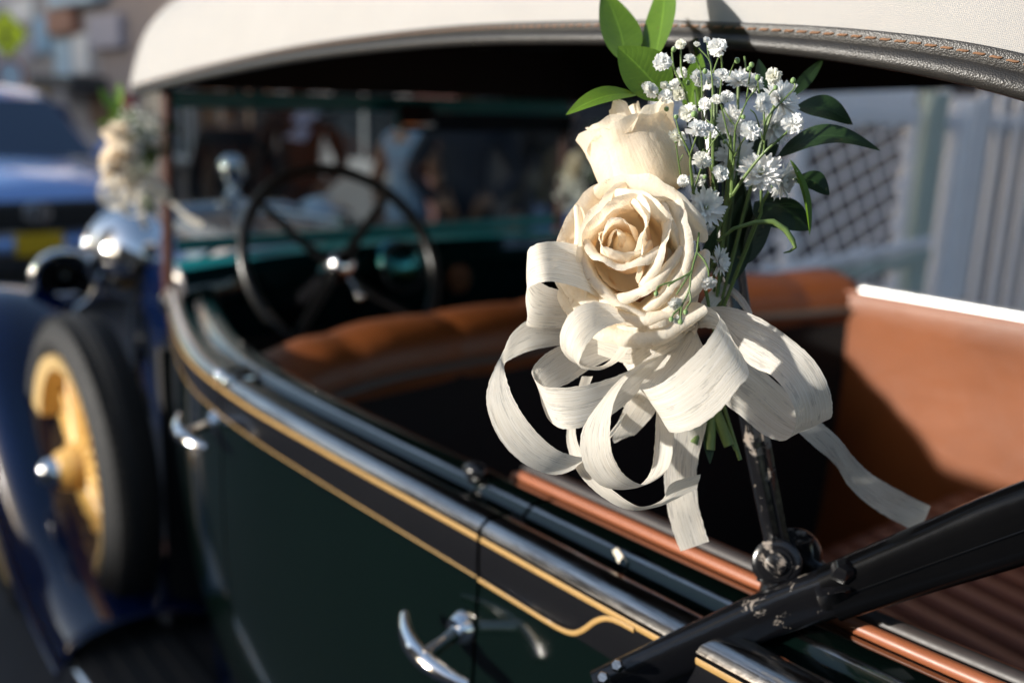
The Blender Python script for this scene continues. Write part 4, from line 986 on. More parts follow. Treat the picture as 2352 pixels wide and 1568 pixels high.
# ---- materials
def petal_col(n):
    at = n.new('ShaderNodeAttribute'); at.attribute_name = 'pv'          # 0 = base of the petal, 1 = rim
    age = n.new('ShaderNodeAttribute'); age.attribute_name = 'inner'
    rim = n.mix(n.noise(n.coord('Object'), 55, 5), (.96, .86, .70), (.98, .91, .79))
    base = n.mix(age.outputs['Fac'], (.97, .83, .60), (.98, .76, .52))
    col = n.mix(n.ramp(at.outputs['Fac'], [(.12, 0.0), (.75, 1.0)]), base, rim)
    # bruised brownish rim and veins
    nz = n.noise(n.coord('Object'), 130, 7, .7, 1.2)
    edge = n.ramp(at.outputs['Fac'], [(.90, 0.0), (.99, 1.0)])
    br = n.math('MULTIPLY', edge, n.ramp(nz, [(.56, 0.0), (.66, .7)]))
    col = n.mix(br, col, (.42, .24, .09))
    vein = n.ramp(n.noise(n.coord('Object'), 38, 8, .75, 2.5), [(.485, 0.0), (.5, .42), (.515, 0.0)])
    return n.mix(n.math('MULTIPLY', vein, .55), col, (.66, .46, .22))
def petal_bump(n):
    co = n.coord('Object')
    pu = n.new('ShaderNodeAttribute'); pu.attribute_name = 'pu'; pv = n.new('ShaderNodeAttribute'); pv.attribute_name = 'pv'
    cb = n.new('ShaderNodeCombineXYZ'); n.link(n.math('MULTIPLY', pu.outputs['Fac'], 26.0), cb.inputs[0]); n.link(n.math('MULTIPLY', pv.outputs['Fac'], 2.2), cb.inputs[1])
    vn = n.noise(cb.outputs[0], 1.0, 4, .6, .4)
    return n.bump(n.math('ADD', n.math('MULTIPLY', vn, 1.5), n.math('ADD', n.noise(co, 420, 4, .6), n.math('MULTIPLY', n.noise(co, 90, 4), 1.8))), .30, .0010)
M['petal'] = thin('rose_petal', petal_col, .48, .55, petal_bump, spec=.25)
def rib_co(n, su, sv):
    tc = n.new('ShaderNodeTexCoord'); mp = n.new('ShaderNodeMapping'); mp.inputs['Scale'].default_value = (su, sv, 1); n.link(tc.outputs['UV'], mp.inputs[0]); return mp.outputs[0]
def rib_mask(n):
    a = n.noise(rib_co(n, 24, 60), 1, 3, .55, .25); b = n.noise(rib_co(n, 5.5, 14), 1, 2, .5); c = n.noise(rib_co(n, 70, 420), 1, 2)
    s = n.math('ADD', n.math('ADD', n.math('MULTIPLY', a, .62), n.math('MULTIPLY', b, .38)), n.math('MULTIPLY', c, .10))
    return n.ramp(s, [(.610, 0.0), (.640, 1.0)])
def rib_col(n):
    ln = n.noise(rib_co(n, 46, 20), 1, 4, .65, .3); l2 = n.noise(rib_co(n, 9, 8), 1, 3)
    c = n.mix(n.ramp(ln, [(.36, 0.0), (.64, 1.0)]), (.72, .655, .54), (.94, .90, .83)); c = n.mix(n.math('MULTIPLY', l2, .35), c, (.89, .85, .77))
    return n.mix(n.math('MULTIPLY', rib_mask(n), .5), c, (.62, .58, .52))
def rib_bump(n):
    ln = n.noise(rib_co(n, 46, 20), 1, 4, .65, .3); return n.bump(n.math('SUBTRACT', n.math('MULTIPLY', ln, 1.6), n.math('MULTIPLY', rib_mask(n), .5)), .38, .0008)
M['ribbon'] = thin('ribbon', rib_col, .48, .5, rib_bump, lambda n: n.math('MULTIPLY', rib_mask(n), .13), spec=.3)
def leaf_col(c1, c2):
    def f(n):
        at = n.new('ShaderNodeAttribute'); at.attribute_name = 'mid'
        c = n.mix(n.noise(n.coord('Object'), 70, 5), c1, c2)
        vv = n.new('ShaderNodeAttribute'); vv.attribute_name = 'vn'
        sv = n.math('ABSOLUTE', n.math('SINE', n.math('MULTIPLY', vv.outputs['Fac'], 42.0), 0))
        c = n.mix(n.ramp(sv, [(.0, .13), (.10, 0.0)]), c, tuple(x * 1.7 for x in c2))
        c = n.mix(n.ramp(at.outputs['Fac'], [(.0, .55), (.055, 0.0)]), c, tuple(min(1, x * 2.1 + .01) for x in c2))
        spot = n.ramp(n.noise(n.coord('Object'), 160, 3), [(.70, 0.0), (.73, .5)]); return n.mix(spot, c, (.14, .12, .03))
    return f
def leaf_bump(n):
    a = n.new('ShaderNodeAttribute'); a.attribute_name = 'vn'
    w = n.math('POWER', n.math('ABSOLUTE', n.math('SINE', n.math('MULTIPLY', a.outputs['Fac'], 42.0), 0)), .25)
    return n.bump(n.math('ADD', n.math('ADD', n.noise(n.coord('Object'), 230, 5), n.noise(n.coord('Object'), 40, 3)), n.math('MULTIPLY', w, .6)), .28, .0010)
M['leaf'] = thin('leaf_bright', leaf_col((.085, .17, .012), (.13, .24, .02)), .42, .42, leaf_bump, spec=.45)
M['leaf_dark'] = thin('leaf_deep', leaf_col((.010, .026, .006), (.016, .038, .009)), .18, .45, leaf_bump, spec=.35)  # same foliage in shadow, the shade put into a darker green
M['stem'] = plain('stem_green', (.11, .17, .045), .5, var=.3, vscale=120)
M['stem_dark'] = plain('stem_deep', (.05, .085, .025), .6, var=.3, vscale=120)
M['bud'] = plain('bud_green', (.17, .27, .09), .55, var=.35, vscale=400)
def white_col(n):
    oi = n.new('ShaderNodeObjectInfo'); return n.mix(n.ramp(oi.outputs['Random'], [(.55, 0.0), (1.0, .5)]), n.mix(n.noise(n.coord('Object'), 3, 3), (.90, .90, .87), (.97, .97, .96)), (.80, .79, .62))
M['gyp'] = thin('white_blossom', white_col, .42, .6, spec=.2)
def mum_col(n):
    at = n.new('ShaderNodeAttribute'); at.attribute_name = 'pv'
    return n.mix(n.ramp(at.outputs['Fac'], [(.0, 0.0), (.42, 1.0)]), (.80, .82, .52), n.mix(n.noise(n.coord('Object'), 260, 3), (.92, .91, .87), (.96, .955, .94)))
M['mum'] = thin('white_daisy_petal', mum_col, .42, .6, spec=.2)

BQ = V(1590, 705, .665)
bq = empty('flower_arrangement', BQ); tag(bq, 'large near bouquet of two cream roses and white sprays tied to the roof iron', 'bouquet', 'bouquets tied to the car')
bow_ = empty('ribbon_bow', BQ); tag(bow_, 'large cream ribbon bow with long tails under the near roses', 'bow', 'ribbon bows tied to the car')

# ---- roses
def petal_mesh(root, Mx, phi, w, r0, L, th0, thm, curl, inner, seed, spiral=.0, curl_u=.6, tipcut=.28, zoff=0.0, nu=22, nv=20, skew=0.0, wob=1.0, flat=0.0):
    rr = random.Random(seed); ph = rr.uniform(0, 9)
    vs = []; pv = []; inn = []; pu = []
    for i in range(nu + 1):
        u = -1 + 2 * i / nu
        Lu = L * (1 - tipcut * abs(u) ** 2.6) * (1 + .02 * wob * noise.noise(Vector((u * 3.0, ph, 0))) + skew * u * .15)
        cu = curl * (1 + curl_u * (u + skew) ** 2) * (1 + .35 * wob * noise.noise(Vector((u * 1.7, ph + 5, 0))))
        r = r0; z = zoff; ds = 1 / nv
        for k in range(nv + 1):
            s = k / nv
            if k:
                sm = (k - .5) / nv
                b = min(1, sm / .4); b = b * b * (3 - 2 * b); th = th0 + (thm - th0) * b
                if sm > .74: th += cu * ((sm - .74) / .26) ** 1.05
                r += Lu * ds * math.sin(th); z += Lu * ds * math.cos(th)
            shp = (.30 + .70 * math.sin(min(1, s / .6) * math.pi / 2)) * (1 - .16 * max(0, (s - .72) / .28) ** 2)
            ph_ = phi + u * w * shp
            chord = 1 + flat * (1 / math.cos(min(1.15, abs(ph_ - phi) * .78)) - 1)
            rad = max(.0006, r * chord + spiral * u + .0009 * wob * noise.noise(Vector((u * 2.2 + ph, s * 2.6, ph))) * (.3 + s) + .0005 * wob * noise.noise(Vector((u * 7 + ph, s * 7, ph))) * s)
            vs.append(Mx @ Vector((rad * math.cos(ph_), rad * math.sin(ph_), z + .0013 * wob * noise.noise(Vector((u * 2.6, s * 2, ph + 3))) * s)))
            pv.append(s); inn.append(inner); pu.append(u * (.6 + .4 * s) + 3 * phi)
    k = nv + 1; fs = [(i * k + j, (i + 1) * k + j, (i + 1) * k + j + 1, i * k + j + 1) for i in range(nu) for j in range(nv)]
    return obj('petal', vs, fs, M['petal'], root, attr={'pv': pv, 'inner': inn, 'pu': pu})
def frame(origin, axis, upv):
    a = axis.normalized(); y = (upv - a * upv.dot(a)).normalized(); x = y.cross(a)
    Mx = Matrix((x, y, a)).transposed().to_4x4(); Mx.translation = origin; return Mx
D = math.radians
M['receptacle'] = plain('receptacle', (.96, .78, .56), .7)
# front rose, looked into from the front
rc = V(1452, 585, .648); axis = CD(-.28, .26, -1)
Mx = frame(rc, axis, UPV); Mx.translation = rc - axis.normalized() * .016
rose = empty('rose', rc, bq); rose['label'] = 'open cream rose at the front with folded peach centre'
tabF = [  # phi, w, r0, L, th0, thm, curl, inner, spiral, curl_u, tipcut, zoff
 (30, 178, .0026, .0320, 34, -14, 0, 1.0, .0030, .1, .20, .0150),
 (125, 128, .0072, .0352, 34, -9, 4, 1.0, .0040, .4, .46, .0150),
 (250, 112, .0096, .0350, 32, -7, 10, 1.0, .0040, .6, .46, .0138),
 (5, 100, .0116, .0365, 30, -6, 16, .95, .0036, .8, .44, .0120),
 (262, 84, .0122, .0345, 28, 0, 74, .9, .0006, 1.0, .12, .0085),
 (10, 76, .0130, .0385, 28, -3, 46, .9, .0024, 1.3, .32, .0070),
 (128, 84, .0142, .0370, 28, -1, 30, .8, .0010, .6, .30, .0060),
 (352, 64, .0162, .0395, 28, 2, 60, .75, .0024, 1.2, .32, .0035),
 (218, 76, .0168, .0375, 30, 11, 130, .55, .0004, 1.0, .10, .0030),
 (300, 60, .0178, .0385, 30, 10, 96, .55, .0016, 1.0, .20, .0020),
 (60, 66, .0178, .0400, 30, 6, 52, .5, .0010, .7, .32, .0015),
 (158, 76, .0188, .0395, 30, 8, 30, .5, .0006, .5, .28, .0010),
 (338, 54, .0200, .0415, 32, 16, 112, .35, .0016, .9, .22, -.0010),
 (246, 66, .0200, .0415, 34, 22, 92, .3, .0006, .8, .18, -.0015),
 (20, 58, .0206, .0430, 36, 18, 70, .2, .0010, .8, .28, -.0040),
 (80, 72, .0208, .0445, 36, 20, 46, .15, .0006, .5, .30, -.0050),
 (306, 56, .0210, .0455, 40, 30, 122, .1, .0010, .7, .22, -.0060),
 (264, 64, .0212, .0480, 42, 36, 78, .1, .0006, .6, .26, -.0065),
 (208, 58, .0212, .0450, 42, 30, 62, .1, .0006, .5, .26, -.0065),
 (140, 68, .0210, .0435, 40, 24, 30, .15, .0006, .4, .28, -.0065),
]
Mx = Mx @ Matrix.Diagonal((.99, 1.14, 1.05, 1))
for i, (phi, w, r0, L, t0, tm, cu, inn, sp, cuu, tc, zo) in enumerate(tabF):
    k_ = max(0, 1 - i / 17); Mk = Mx @ Matrix.Translation((-.0050 * k_ + rnd.uniform(-.0007, .0007), .0048 * k_ + rnd.uniform(-.0007, .0007), 0)) @ Matrix.Rotation(rnd.uniform(-.07, .07), 4, 'X') @ Matrix.Rotation(rnd.uniform(-.07, .07), 4, 'Y')
    petal_mesh(rose, Mk, D(phi), D(w), r0 + (.0012 if i > 3 else 0), L * .97, D(t0), D(tm), D(cu), inn, 100 + i, sp, cuu, tc, zo, nu=32, nv=28, skew=rnd.uniform(-.5, .5), wob=1.7, flat=.35 if i < 5 else .75)
mb = MB(); mb.lathe([(.0, -.020), (.006, -.019), (.012, -.014), (.019, -.0085)], Mx.translation, axis, 16); mb.build('calyx', M['stem'], rose)
mb = MB(); mb.lathe([(.0, -.006), (.012, -.004), (.0190, .003), (.0225, .012), (.0240, .021)], (0, 0, 0), (0, 0, 1), 28); mb.lathe([(.0080, .0), (.0088, .012), (.0070, .022), (.0035, .029), (0, .031)], (-.0048, .0046, 0), (0, 0, 1), 20)
mb.v = [Mx @ v for v in mb.v]; mb.build('receptacle', M['receptacle'], rose)
# rear rose, seen from its side
rc2 = V(1490, 432, .682); axis2 = CD(-.42, 1, -.05)
Mx2 = frame(rc2 - axis2.normalized() * .006, axis2, -FWD)
rose2 = empty('rose', rc2, bq); rose2['label'] = 'paler half closed cream rose behind, seen from its side'
tabB = [
 (90, 150, .004, .046, 30, -6, 6, .6, .002, .2, .3, .014), (210, 110, .008, .046, 40, -5, 10, .6, .002, .3, .26, .010), (330, 90, .011, .047, 50, -4, 16, .4, .0016, .3, .24, .008),
 (60, 80, .0125, .049, 62, -2, 20, .2, .0014, .5, .24, .004), (170, 76, .013, .050, 66, -2, 30, .1, .0014, .6, .22, .002), (285, 76, .0132, .049, 68, -1, 34, .1, .0012, .6, .22, .001),
 (20, 72, .0130, .055, 80, -2, 26, .0, .0012, .4, .2, -.001), (140, 70, .0130, .056, 82, -1, 36, .0, .0012, .6, .2, -.002), (250, 72, .0130, .055, 84, 0, 40, .0, .0012, .5, .22, -.003),
 (84, 80, .0135, .0555, 88, -3, 20, .0, .0010, .35, .2, -.004)]
for i, (phi, w, r0, L, t0, tm, cu, inn, sp, cuu, tc, zo) in enumerate(tabB):
    petal_mesh(rose2, Mx2, D(phi), D(w), r0 * 1.3, L * 1.20, D(t0), D(tm), D(cu), inn, 300 + i, sp, cuu, tc, zo, nu=30, nv=26, skew=rnd.uniform(-.4, .4), wob=2.0)

# ---- ribbons: sections are (edge 1, edge 2) traced in enlargement 2 with their depth
def ribbon(name, secs, per=9, across=8, parent=bow_, cup=.0, mt=None):
    A = [tuple(Z2(s[0], s[1], s[2])) for s in secs]; B = [tuple(Z2(s[3], s[4], s[5])) for s in secs]
    n_ = (len(secs) - 1) * per; vs = []; uv = []; acc = 0; last = None; ph = rnd.uniform(0, 99)
    u0 = rnd.uniform(0, 3); v0 = rnd.uniform(0, 5)
    for i in range(n_ + 1):
        a = Vector(cr(A, i / n_)); b = Vector(cr(B, i / n_)); m_ = (a + b) / 2
        if last is not None: acc += (m_ - last).length
        last = m_
        t = (Vector(cr(A, min(1, (i + 1) / n_))) - Vector(cr(A, max(0, (i - 1) / n_)))); nr = (b - a).cross(t); nr = nr.normalized() if nr.length > 1e-9 else Vector((0, 0, 1))
        for j in range(across + 1):
            f = j / across; p = a.lerp(b, f) + nr * (cup * math.sin(math.pi * f) + .0011 * noise.noise(Vector((acc * 38, f * 1.8, ph))) + .00018 * noise.noise(Vector((acc * 25, f * 14, ph))))
            e = .0005 * noise.noise(Vector((acc * 320, 7 * f, ph)))
            if j == 0: p = p + (a - b).normalized() * e
            if j == across: p = p + (b - a).normalized() * e
            vs.append(p); uv.append((u0 + f, v0 + acc))
    k = across + 1; fs = [(i * k + j, i * k + j + 1, (i + 1) * k + j + 1, (i + 1) * k + j) for i in range(n_) for j in range(across)]
    return obj(name, vs, fs, mt or M['ribbon'], parent, uv=uv)
ribbon('loop', [(600,230,.668, 640,400,.658), (520,150,.652, 560,365,.640), (440,112,.640, 480,325,.628), (345,100,.629, 370,288,.618), (262,112,.625, 290,284,.614), (216,150,.634, 218,325,.624), (230,240,.655, 219,440,.646), (300,300,.668, 224,490,.660), (400,330,.676, 330,498,.670), (560,360,.680, 470,500,.676), (720,420,.680, 640,520,.676)])
ribbon('loop', [(760,470,.655, 740,500,.650), (690,430,.640, 700,472,.634), (600,388,.626, 610,485,.616), (505,380,.616, 540,522,.606), (425,418,.612, 488,580,.602), (370,505,.614, 462,640,.603), (372,595,.622, 466,676,.610), (420,655,.632, 510,688,.620), (485,676,.642, 565,690,.630), (560,672,.650, 640,650,.640), (620,620,.657, 690,590,.648), (668,520,.662, 740,530,.655), (720,450,.664, 790,490,.660)])
ribbon('loop', [(985,478,.662, 1010,540,.652), (930,540,.658, 1030,600,.640), (850,640,.652, 1000,690,.634), (780,710,.646, 930,800,.630), (736,768,.634, 872,950,.624), (775,778,.622, 900,980,.612), (850,742,.612, 1000,955,.602), (940,668,.606, 1110,875,.597), (1030,580,.604, 1195,770,.596), (1085,500,.608, 1243,700,.602), (1105,443,.620, 1190,585,.618), (1070,408,.635, 1115,520,.636), (1028,402,.650, 1060,500,.652), (990,440,.660, 1005,495,.660)])
ribbon('loop', [(1020,420,.662, 1030,470,.662), (1090,398,.652, 1130,520,.650), (1190,410,.643, 1215,640,.640), (1310,462,.634, 1275,686,.632), (1430,545,.626, 1345,718,.624), (1540,645,.619, 1415,795,.618), (1603,755,.619, 1450,870,.617), (1627,865,.630, 1456,945,.626), (1612,918,.644, 1438,995,.640), (1540,905,.656, 1390,1018,.650), (1450,825,.663, 1305,988,.658), (1330,715,.668, 1205,905,.664), (1200,610,.670, 1110,820,.668), (1090,500,.670, 1040,640,.670)])
ribbon('loop', [(930,520,.664, 945,560,.664), (850,590,.656, 880,650,.654), (770,645,.648, 780,740,.646), (680,697,.640, 680,840,.637), (590,732,.633, 595,905,.629), (480,762,.627, 505,945,.622), (370,772,.627, 425,963,.620), (285,764,.632, 355,955,.626), (240,718,.642, 305,895,.637), (252,668,.656, 325,800,.652), (310,612,.666, 420,745,.663), (400,572,.673, 520,680,.670), (560,540,.678, 650,620,.675), (760,500,.676, 800,560,.674)], mt=None)
ribbon('loop', [(955,500,.662, 975,520,.658), (880,555,.655, 905,590,.648), (770,640,.644, 800,650,.636), (650,735,.633, 690,720,.626), (548,850,.624, 625,820,.617), (480,955,.621, 602,935,.612), (463,1050,.621, 604,1040,.610), (485,1148,.624, 630,1125,.612), (560,1226,.630, 682,1190,.619), (660,1245,.638, 750,1221,.628), (742,1222,.646, 815,1198,.637), (790,1150,.653, 870,1140,.644), (806,1040,.658, 895,1020,.650), (812,900,.662, 890,880,.656), (835,760,.664, 900,740,.662), (910,600,.666, 950,610,.666)])
ribbon('loop', [(930,520,.674, 985,520,.672), (850,600,.674, 935,640,.672), (770,700,.674, 890,730,.671), (700,800,.676, 845,820,.672), (640,920,.679, 795,905,.676), (612,1010,.686, 715,990,.684), (640,1010,.698, 740,950,.696), (730,860,.702, 830,820,.700), (860,640,.698, 940,620,.694)])
ribbon('loop', [(620,500,.692, 640,570,.688), (500,480,.690, 520,560,.686), (380,470,.684, 380,575,.680), (240,455,.674, 235,602,.670), (150,520,.660, 150,638,.655), (104,610,.648, 113,668,.645), (45,735,.637, 122,730,.634), (30,850,.631, 158,828,.626), (78,990,.629, 232,942,.623), (175,1100,.631, 325,1038,.625), (300,1168,.638, 415,1082,.631), (400,1165,.650, 500,1085,.645), (530,1080,.668, 580,1000,.664), (680,900,.682, 700,850,.680), (860,640,.684, 880,620,.682)])
ribbon('curl', [(470,720,.676, 520,720,.676), (425,860,.668, 470,860,.667), (398,970,.662, 440,962,.660), (410,1075,.657, 468,1070,.653), (462,1180,.652, 550,1185,.646), (560,1275,.650, 650,1270,.642), (690,1332,.652, 745,1318,.640), (815,1326,.657, 840,1288,.641), (905,1290,.663, 885,1212,.645), (1000,1236,.668, 1020,1173,.652)])
ribbon('tail', [(950,560,.682, 1000,560,.680), (890,760,.684, 1030,760,.682), (858,950,.687, 1045,930,.683), (848,1090,.690, 1010,1085,.685), (848,1210,.692, 1000,1195,.687), (864,1330,.694, 1008,1310,.688), (888,1430,.696, 1030,1400,.690), (925,1525,.697, 1056,1483,.691)])
ribbon('tail', [(1180,720,.680, 1240,660,.680), (1330,860,.684, 1420,790,.684), (1475,985,.690, 1560,920,.688), (1560,1060,.700, 1650,1000,.698), (1640,1130,.715, 1735,1105,.712), (1700,1225,.732, 1800,1165,.730), (1790,1310,.748, 1880,1215,.745), (1900,1380,.762, 1990,1275,.760), (2020,1440,.775, 2080,1320,.772)])
ribbon('loop', [(1000,470,.676, 1020,500,.674), (1020,380,.682, 1075,420,.678), (1060,330,.690, 1110,372,.686), (1110,282,.694, 1150,345,.690), (1170,310,.690, 1190,380,.686), (1228,375,.684, 1225,430,.681), (1256,440,.680, 1235,480,.678), (1230,520,.680, 1190,560,.678)])
ribbon('loop', [(940,250,.672, 1000,250,.664), (965,330,.668, 1012,330,.660), (960,400,.664, 1000,400,.656), (955,460,.662, 985,455,.656), (960,500,.664, 985,490,.660)])
ribbon('gather', [(985,450,.672, 990,500,.672), (880,455,.668, 905,580,.664), (760,470,.664, 785,640,.660), (660,480,.666, 680,660,.662), (540,470,.674, 545,620,.670)])
ribbon('gather', [(970,490,.670, 990,525,.668), (885,560,.668, 945,620,.664), (795,660,.667, 870,720,.664), (715,770,.672, 800,800,.668), (650,860,.684, 720,880,.682)])
ribbon('gather', [(960,470,.664, 985,500,.662), (900,500,.656, 930,545,.652), (820,540,.654, 850,600,.650), (740,590,.658, 770,650,.654), (660,660,.668, 690,710,.664)])
# gathered knot
for k, (x, y, a, dx) in enumerate([(985,465,20,0), (960,480,-25,0), (1000,440,60,0), (935,500,-50,0), (975,500,100,0)]):
    c, s = math.cos(D(a)), math.sin(D(a)); L_ = 62; w = 26
    ribbon('knot_fold', [(x - c*L_ - s*w*.4, y - s*L_ + c*w*.4, .668, x - c*L_ + s*w*.4, y - s*L_ - c*w*.4, .668), (x - c*L_*.4 - s*w, y - s*L_*.4 + c*w, .654, x - c*L_*.4 + s*w, y - s*L_*.4 - c*w, .652), (x + c*L_*.4 - s*w, y + s*L_*.4 + c*w, .652, x + c*L_*.4 + s*w, y + s*L_*.4 - c*w, .651), (x + c*L_ - s*w*.3, y + s*L_ + c*w*.3, .666, x + c*L_ + s*w*.3, y + s*L_ - c*w*.3, .666)], cup=.004)

# ---- leaves
def leaf(name, b, t, w, nrm, m='leaf', fold=.16, droop=0.0, side_bend=0.0, tipx=1.0, parent=bq, wave_=.02, shape=.85):
    b, t = Vector(b), Vector(t); ax_ = (t - b); L = ax_.length; ax_.normalize(); n0 = (nrm - ax_ * nrm.dot(ax_)).normalized(); sd = ax_.cross(n0)
    nl, nc = 26, 10; vs = []; mid = []; vn = []; ph = rnd.uniform(0, 50)
    for i in range(nl + 1):
        f = i / nl; hw = w * .5 * (math.sin(math.pi * f ** shape) ** .82 if 0 < f < 1 else 0) + .0004 * (1 - f)
        c = b + ax_ * (L * f) + n0 * (droop * L * math.sin(math.pi * f)) + sd * (side_bend * L * math.sin(math.pi * f))
        for j in range(nc + 1):
            u = -1 + 2 * j / nc
            vn.append(f - .16 * abs(u)); vs.append(c + sd * (u * hw) + n0 * (fold * abs(u) ** 1.3 * hw + wave_ * w * noise.noise(Vector((f * 4 + ph, u * 1.2, ph))) * abs(u))); mid.append(abs(u) + 0.0)
    k = nc + 1; fs = [(i * k + j, i * k + j + 1, (i + 1) * k + j + 1, (i + 1) * k + j) for i in range(nl) for j in range(nc)]
    return obj(name, vs, fs, M[m], parent, attr={'mid': mid, 'vn': vn})
def PXm(z1px, d): return z1px / 2.24 / S_ * d / FPX          # enlargement-1 pixels to metres
leaf('leaf', Z1(815,350,.710), Z1(690,-60,.772), PXm(235,.72), CD(.1,.35,-1), fold=.12, droop=-.04, side_bend=.05)
leaf('leaf', Z1(970,360,.712), Z1(1040,-150,.772), PXm(225,.72), CD(-.75,.1,-.8), fold=.2, droop=-.03)
leaf('leaf', Z1(1050,560,.690), Z1(772,262,.690), PXm(300,.69), CD(.1,.25,-1), fold=.15, droop=.05)
leaf('leaf', Z1(880,530,.684), Z1(480,645,.672), PXm(130,.68), CD(-.1,.7,-1), fold=.25, droop=.12, shape=.95)
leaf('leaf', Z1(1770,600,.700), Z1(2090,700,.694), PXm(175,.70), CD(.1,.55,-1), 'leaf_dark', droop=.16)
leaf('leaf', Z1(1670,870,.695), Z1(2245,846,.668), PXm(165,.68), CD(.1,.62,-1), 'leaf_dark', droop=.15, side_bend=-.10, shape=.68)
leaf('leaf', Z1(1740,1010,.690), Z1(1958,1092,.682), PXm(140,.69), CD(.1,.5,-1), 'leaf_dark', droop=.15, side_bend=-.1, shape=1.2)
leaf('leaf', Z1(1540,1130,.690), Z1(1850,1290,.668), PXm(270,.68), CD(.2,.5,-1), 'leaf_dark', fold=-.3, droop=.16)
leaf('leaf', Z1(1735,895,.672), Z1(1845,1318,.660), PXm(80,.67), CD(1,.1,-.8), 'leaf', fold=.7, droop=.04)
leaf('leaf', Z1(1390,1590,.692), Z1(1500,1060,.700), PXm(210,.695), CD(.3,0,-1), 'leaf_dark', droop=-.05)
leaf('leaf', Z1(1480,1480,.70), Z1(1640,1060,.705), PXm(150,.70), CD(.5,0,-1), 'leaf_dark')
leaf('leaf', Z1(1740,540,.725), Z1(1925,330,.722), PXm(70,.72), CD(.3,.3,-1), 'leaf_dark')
leaf('leaf', Z1(1170,640,.705), Z1(1235,300,.715), PXm(130,.71), CD(-.3,.2,-1), 'leaf', droop=.05)
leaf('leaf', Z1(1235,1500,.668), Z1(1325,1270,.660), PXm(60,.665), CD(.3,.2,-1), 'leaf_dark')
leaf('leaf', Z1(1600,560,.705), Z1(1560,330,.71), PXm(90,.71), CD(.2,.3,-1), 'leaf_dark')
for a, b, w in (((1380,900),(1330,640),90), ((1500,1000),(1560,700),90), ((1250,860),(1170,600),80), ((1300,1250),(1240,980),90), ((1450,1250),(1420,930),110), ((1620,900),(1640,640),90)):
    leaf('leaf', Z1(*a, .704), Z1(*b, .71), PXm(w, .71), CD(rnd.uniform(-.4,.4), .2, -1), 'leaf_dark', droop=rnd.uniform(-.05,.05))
mb = MB(); mb.tube([Z1(x, y, d) for x, y, d in ((1330,1350,.665),(1420,1280,.660),(1540,1245,.656),(1640,1240,.655),(1710,1285,.654),(1750,1345,.654),(1765,1385,.655),(1735,1408,.656),(1700,1416,.657))], [.0013,.0013,.0016,.002,.0021,.0018,.0013,.0008,.0004], 8); mb.build('tendril', M['stem'], bq)
# bare stems under the knot
for (x0,y0,x1,y1,x2,y2,r) in ((1040,640,1085,880,1150,1040,.0042),(1060,640,1050,900,985,1030,.0030),(1050,640,1130,880,1200,1105,.0016),(1030,640,1070,860,1062,1060,.0036),(1060,640,1110,900,1180,1060,.0015)):
    mb = MB(); mb.tube([Z2(x0,y0,.69), Z2((x0+x1)/2+4,(y0+y1)/2,.692), Z2(x1,y1,.690), Z2(x2,y2,.686)], [r, r, r, r*.95], 10); mb.build('cut_stem', M['stem'], bq)
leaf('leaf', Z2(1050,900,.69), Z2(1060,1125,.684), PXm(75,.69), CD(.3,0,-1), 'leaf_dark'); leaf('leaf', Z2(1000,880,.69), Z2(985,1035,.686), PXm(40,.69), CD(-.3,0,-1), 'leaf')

# ---- white daisies
def daisy(c, r, ax, n_=(26, 22, 16, 10), seed=0):
    rr = random.Random(seed); root = empty('daisy', c, bq); Mx = frame(c, ax, UPV); vs = []; fs = []; pv = []
    for layer, cnt in enumerate(n_):
        elev = (4, 20, 40, 62)[layer]; ln = r * (1.0, .93, .78, .52)[layer]
        for i in range(cnt):
            a = 2 * math.pi * (i + rr.uniform(-.3, .3)) / cnt; el = D(elev + rr.uniform(-9, 9)); l_ = ln * rr.uniform(.82, 1.08); w = r * rr.uniform(.10, .135)
            dr = Vector((math.cos(a) * math.cos(el), math.sin(a) * math.cos(el), math.sin(el))); up_ = Vector((-math.cos(a) * math.sin(el), -math.sin(a) * math.sin(el), math.cos(el))); sd = dr.cross(up_)
            bend = rr.uniform(-.12, .22); b0 = len(vs)
            for k in range(6):
                f = k / 5; hw = w * (.45 + .55 * math.sin(math.pi * min(1, f * .85 + .1))) * (1 if k < 5 else .55)
                p = dr * (l_ * (.08 + .92 * f)) + up_ * (bend * l_ * f * f) + sd * (.05 * l_ * math.sin(3 * f + i))
                for u in (-1, 0, 1): vs.append(Mx @ (p + sd * (u * hw) + up_ * (.35 * hw * abs(u)))); pv.append(f * .75 + .25 if layer < 3 else f * .6)
            fs += [(b0 + k * 3 + j, b0 + k * 3 + j + 1, b0 + k * 3 + j + 4, b0 + k * 3 + j + 3) for k in range(5) for j in range(2)]
    o = obj('petals', vs, fs, M['mum'], root, attr={'pv': pv}); o['kind'] = 'stuff'
    mb = MB(); mb.sphere(c + ax.normalized() * r * .05, r * .13, 10, 6); mb.build('disc', M['daisy_eye'], root)
    mb = MB(); mb.lathe([(0, -.34 * r), (r * .1, -.32 * r), (r * .24, -.16 * r), (r * .26, -.03 * r)], c, ax, 12); mb.tube([c - ax.normalized() * r * .3, c - ax.normalized() * r * 1.0 - UPV * r * 1.2, V(1640, 760, .69)], .0011, 6); mb.build('calyx', M['stem'], root)
M['daisy_eye'] = plain('daisy_eye', (.52, .55, .16), .7, var=.3, vscale=400)
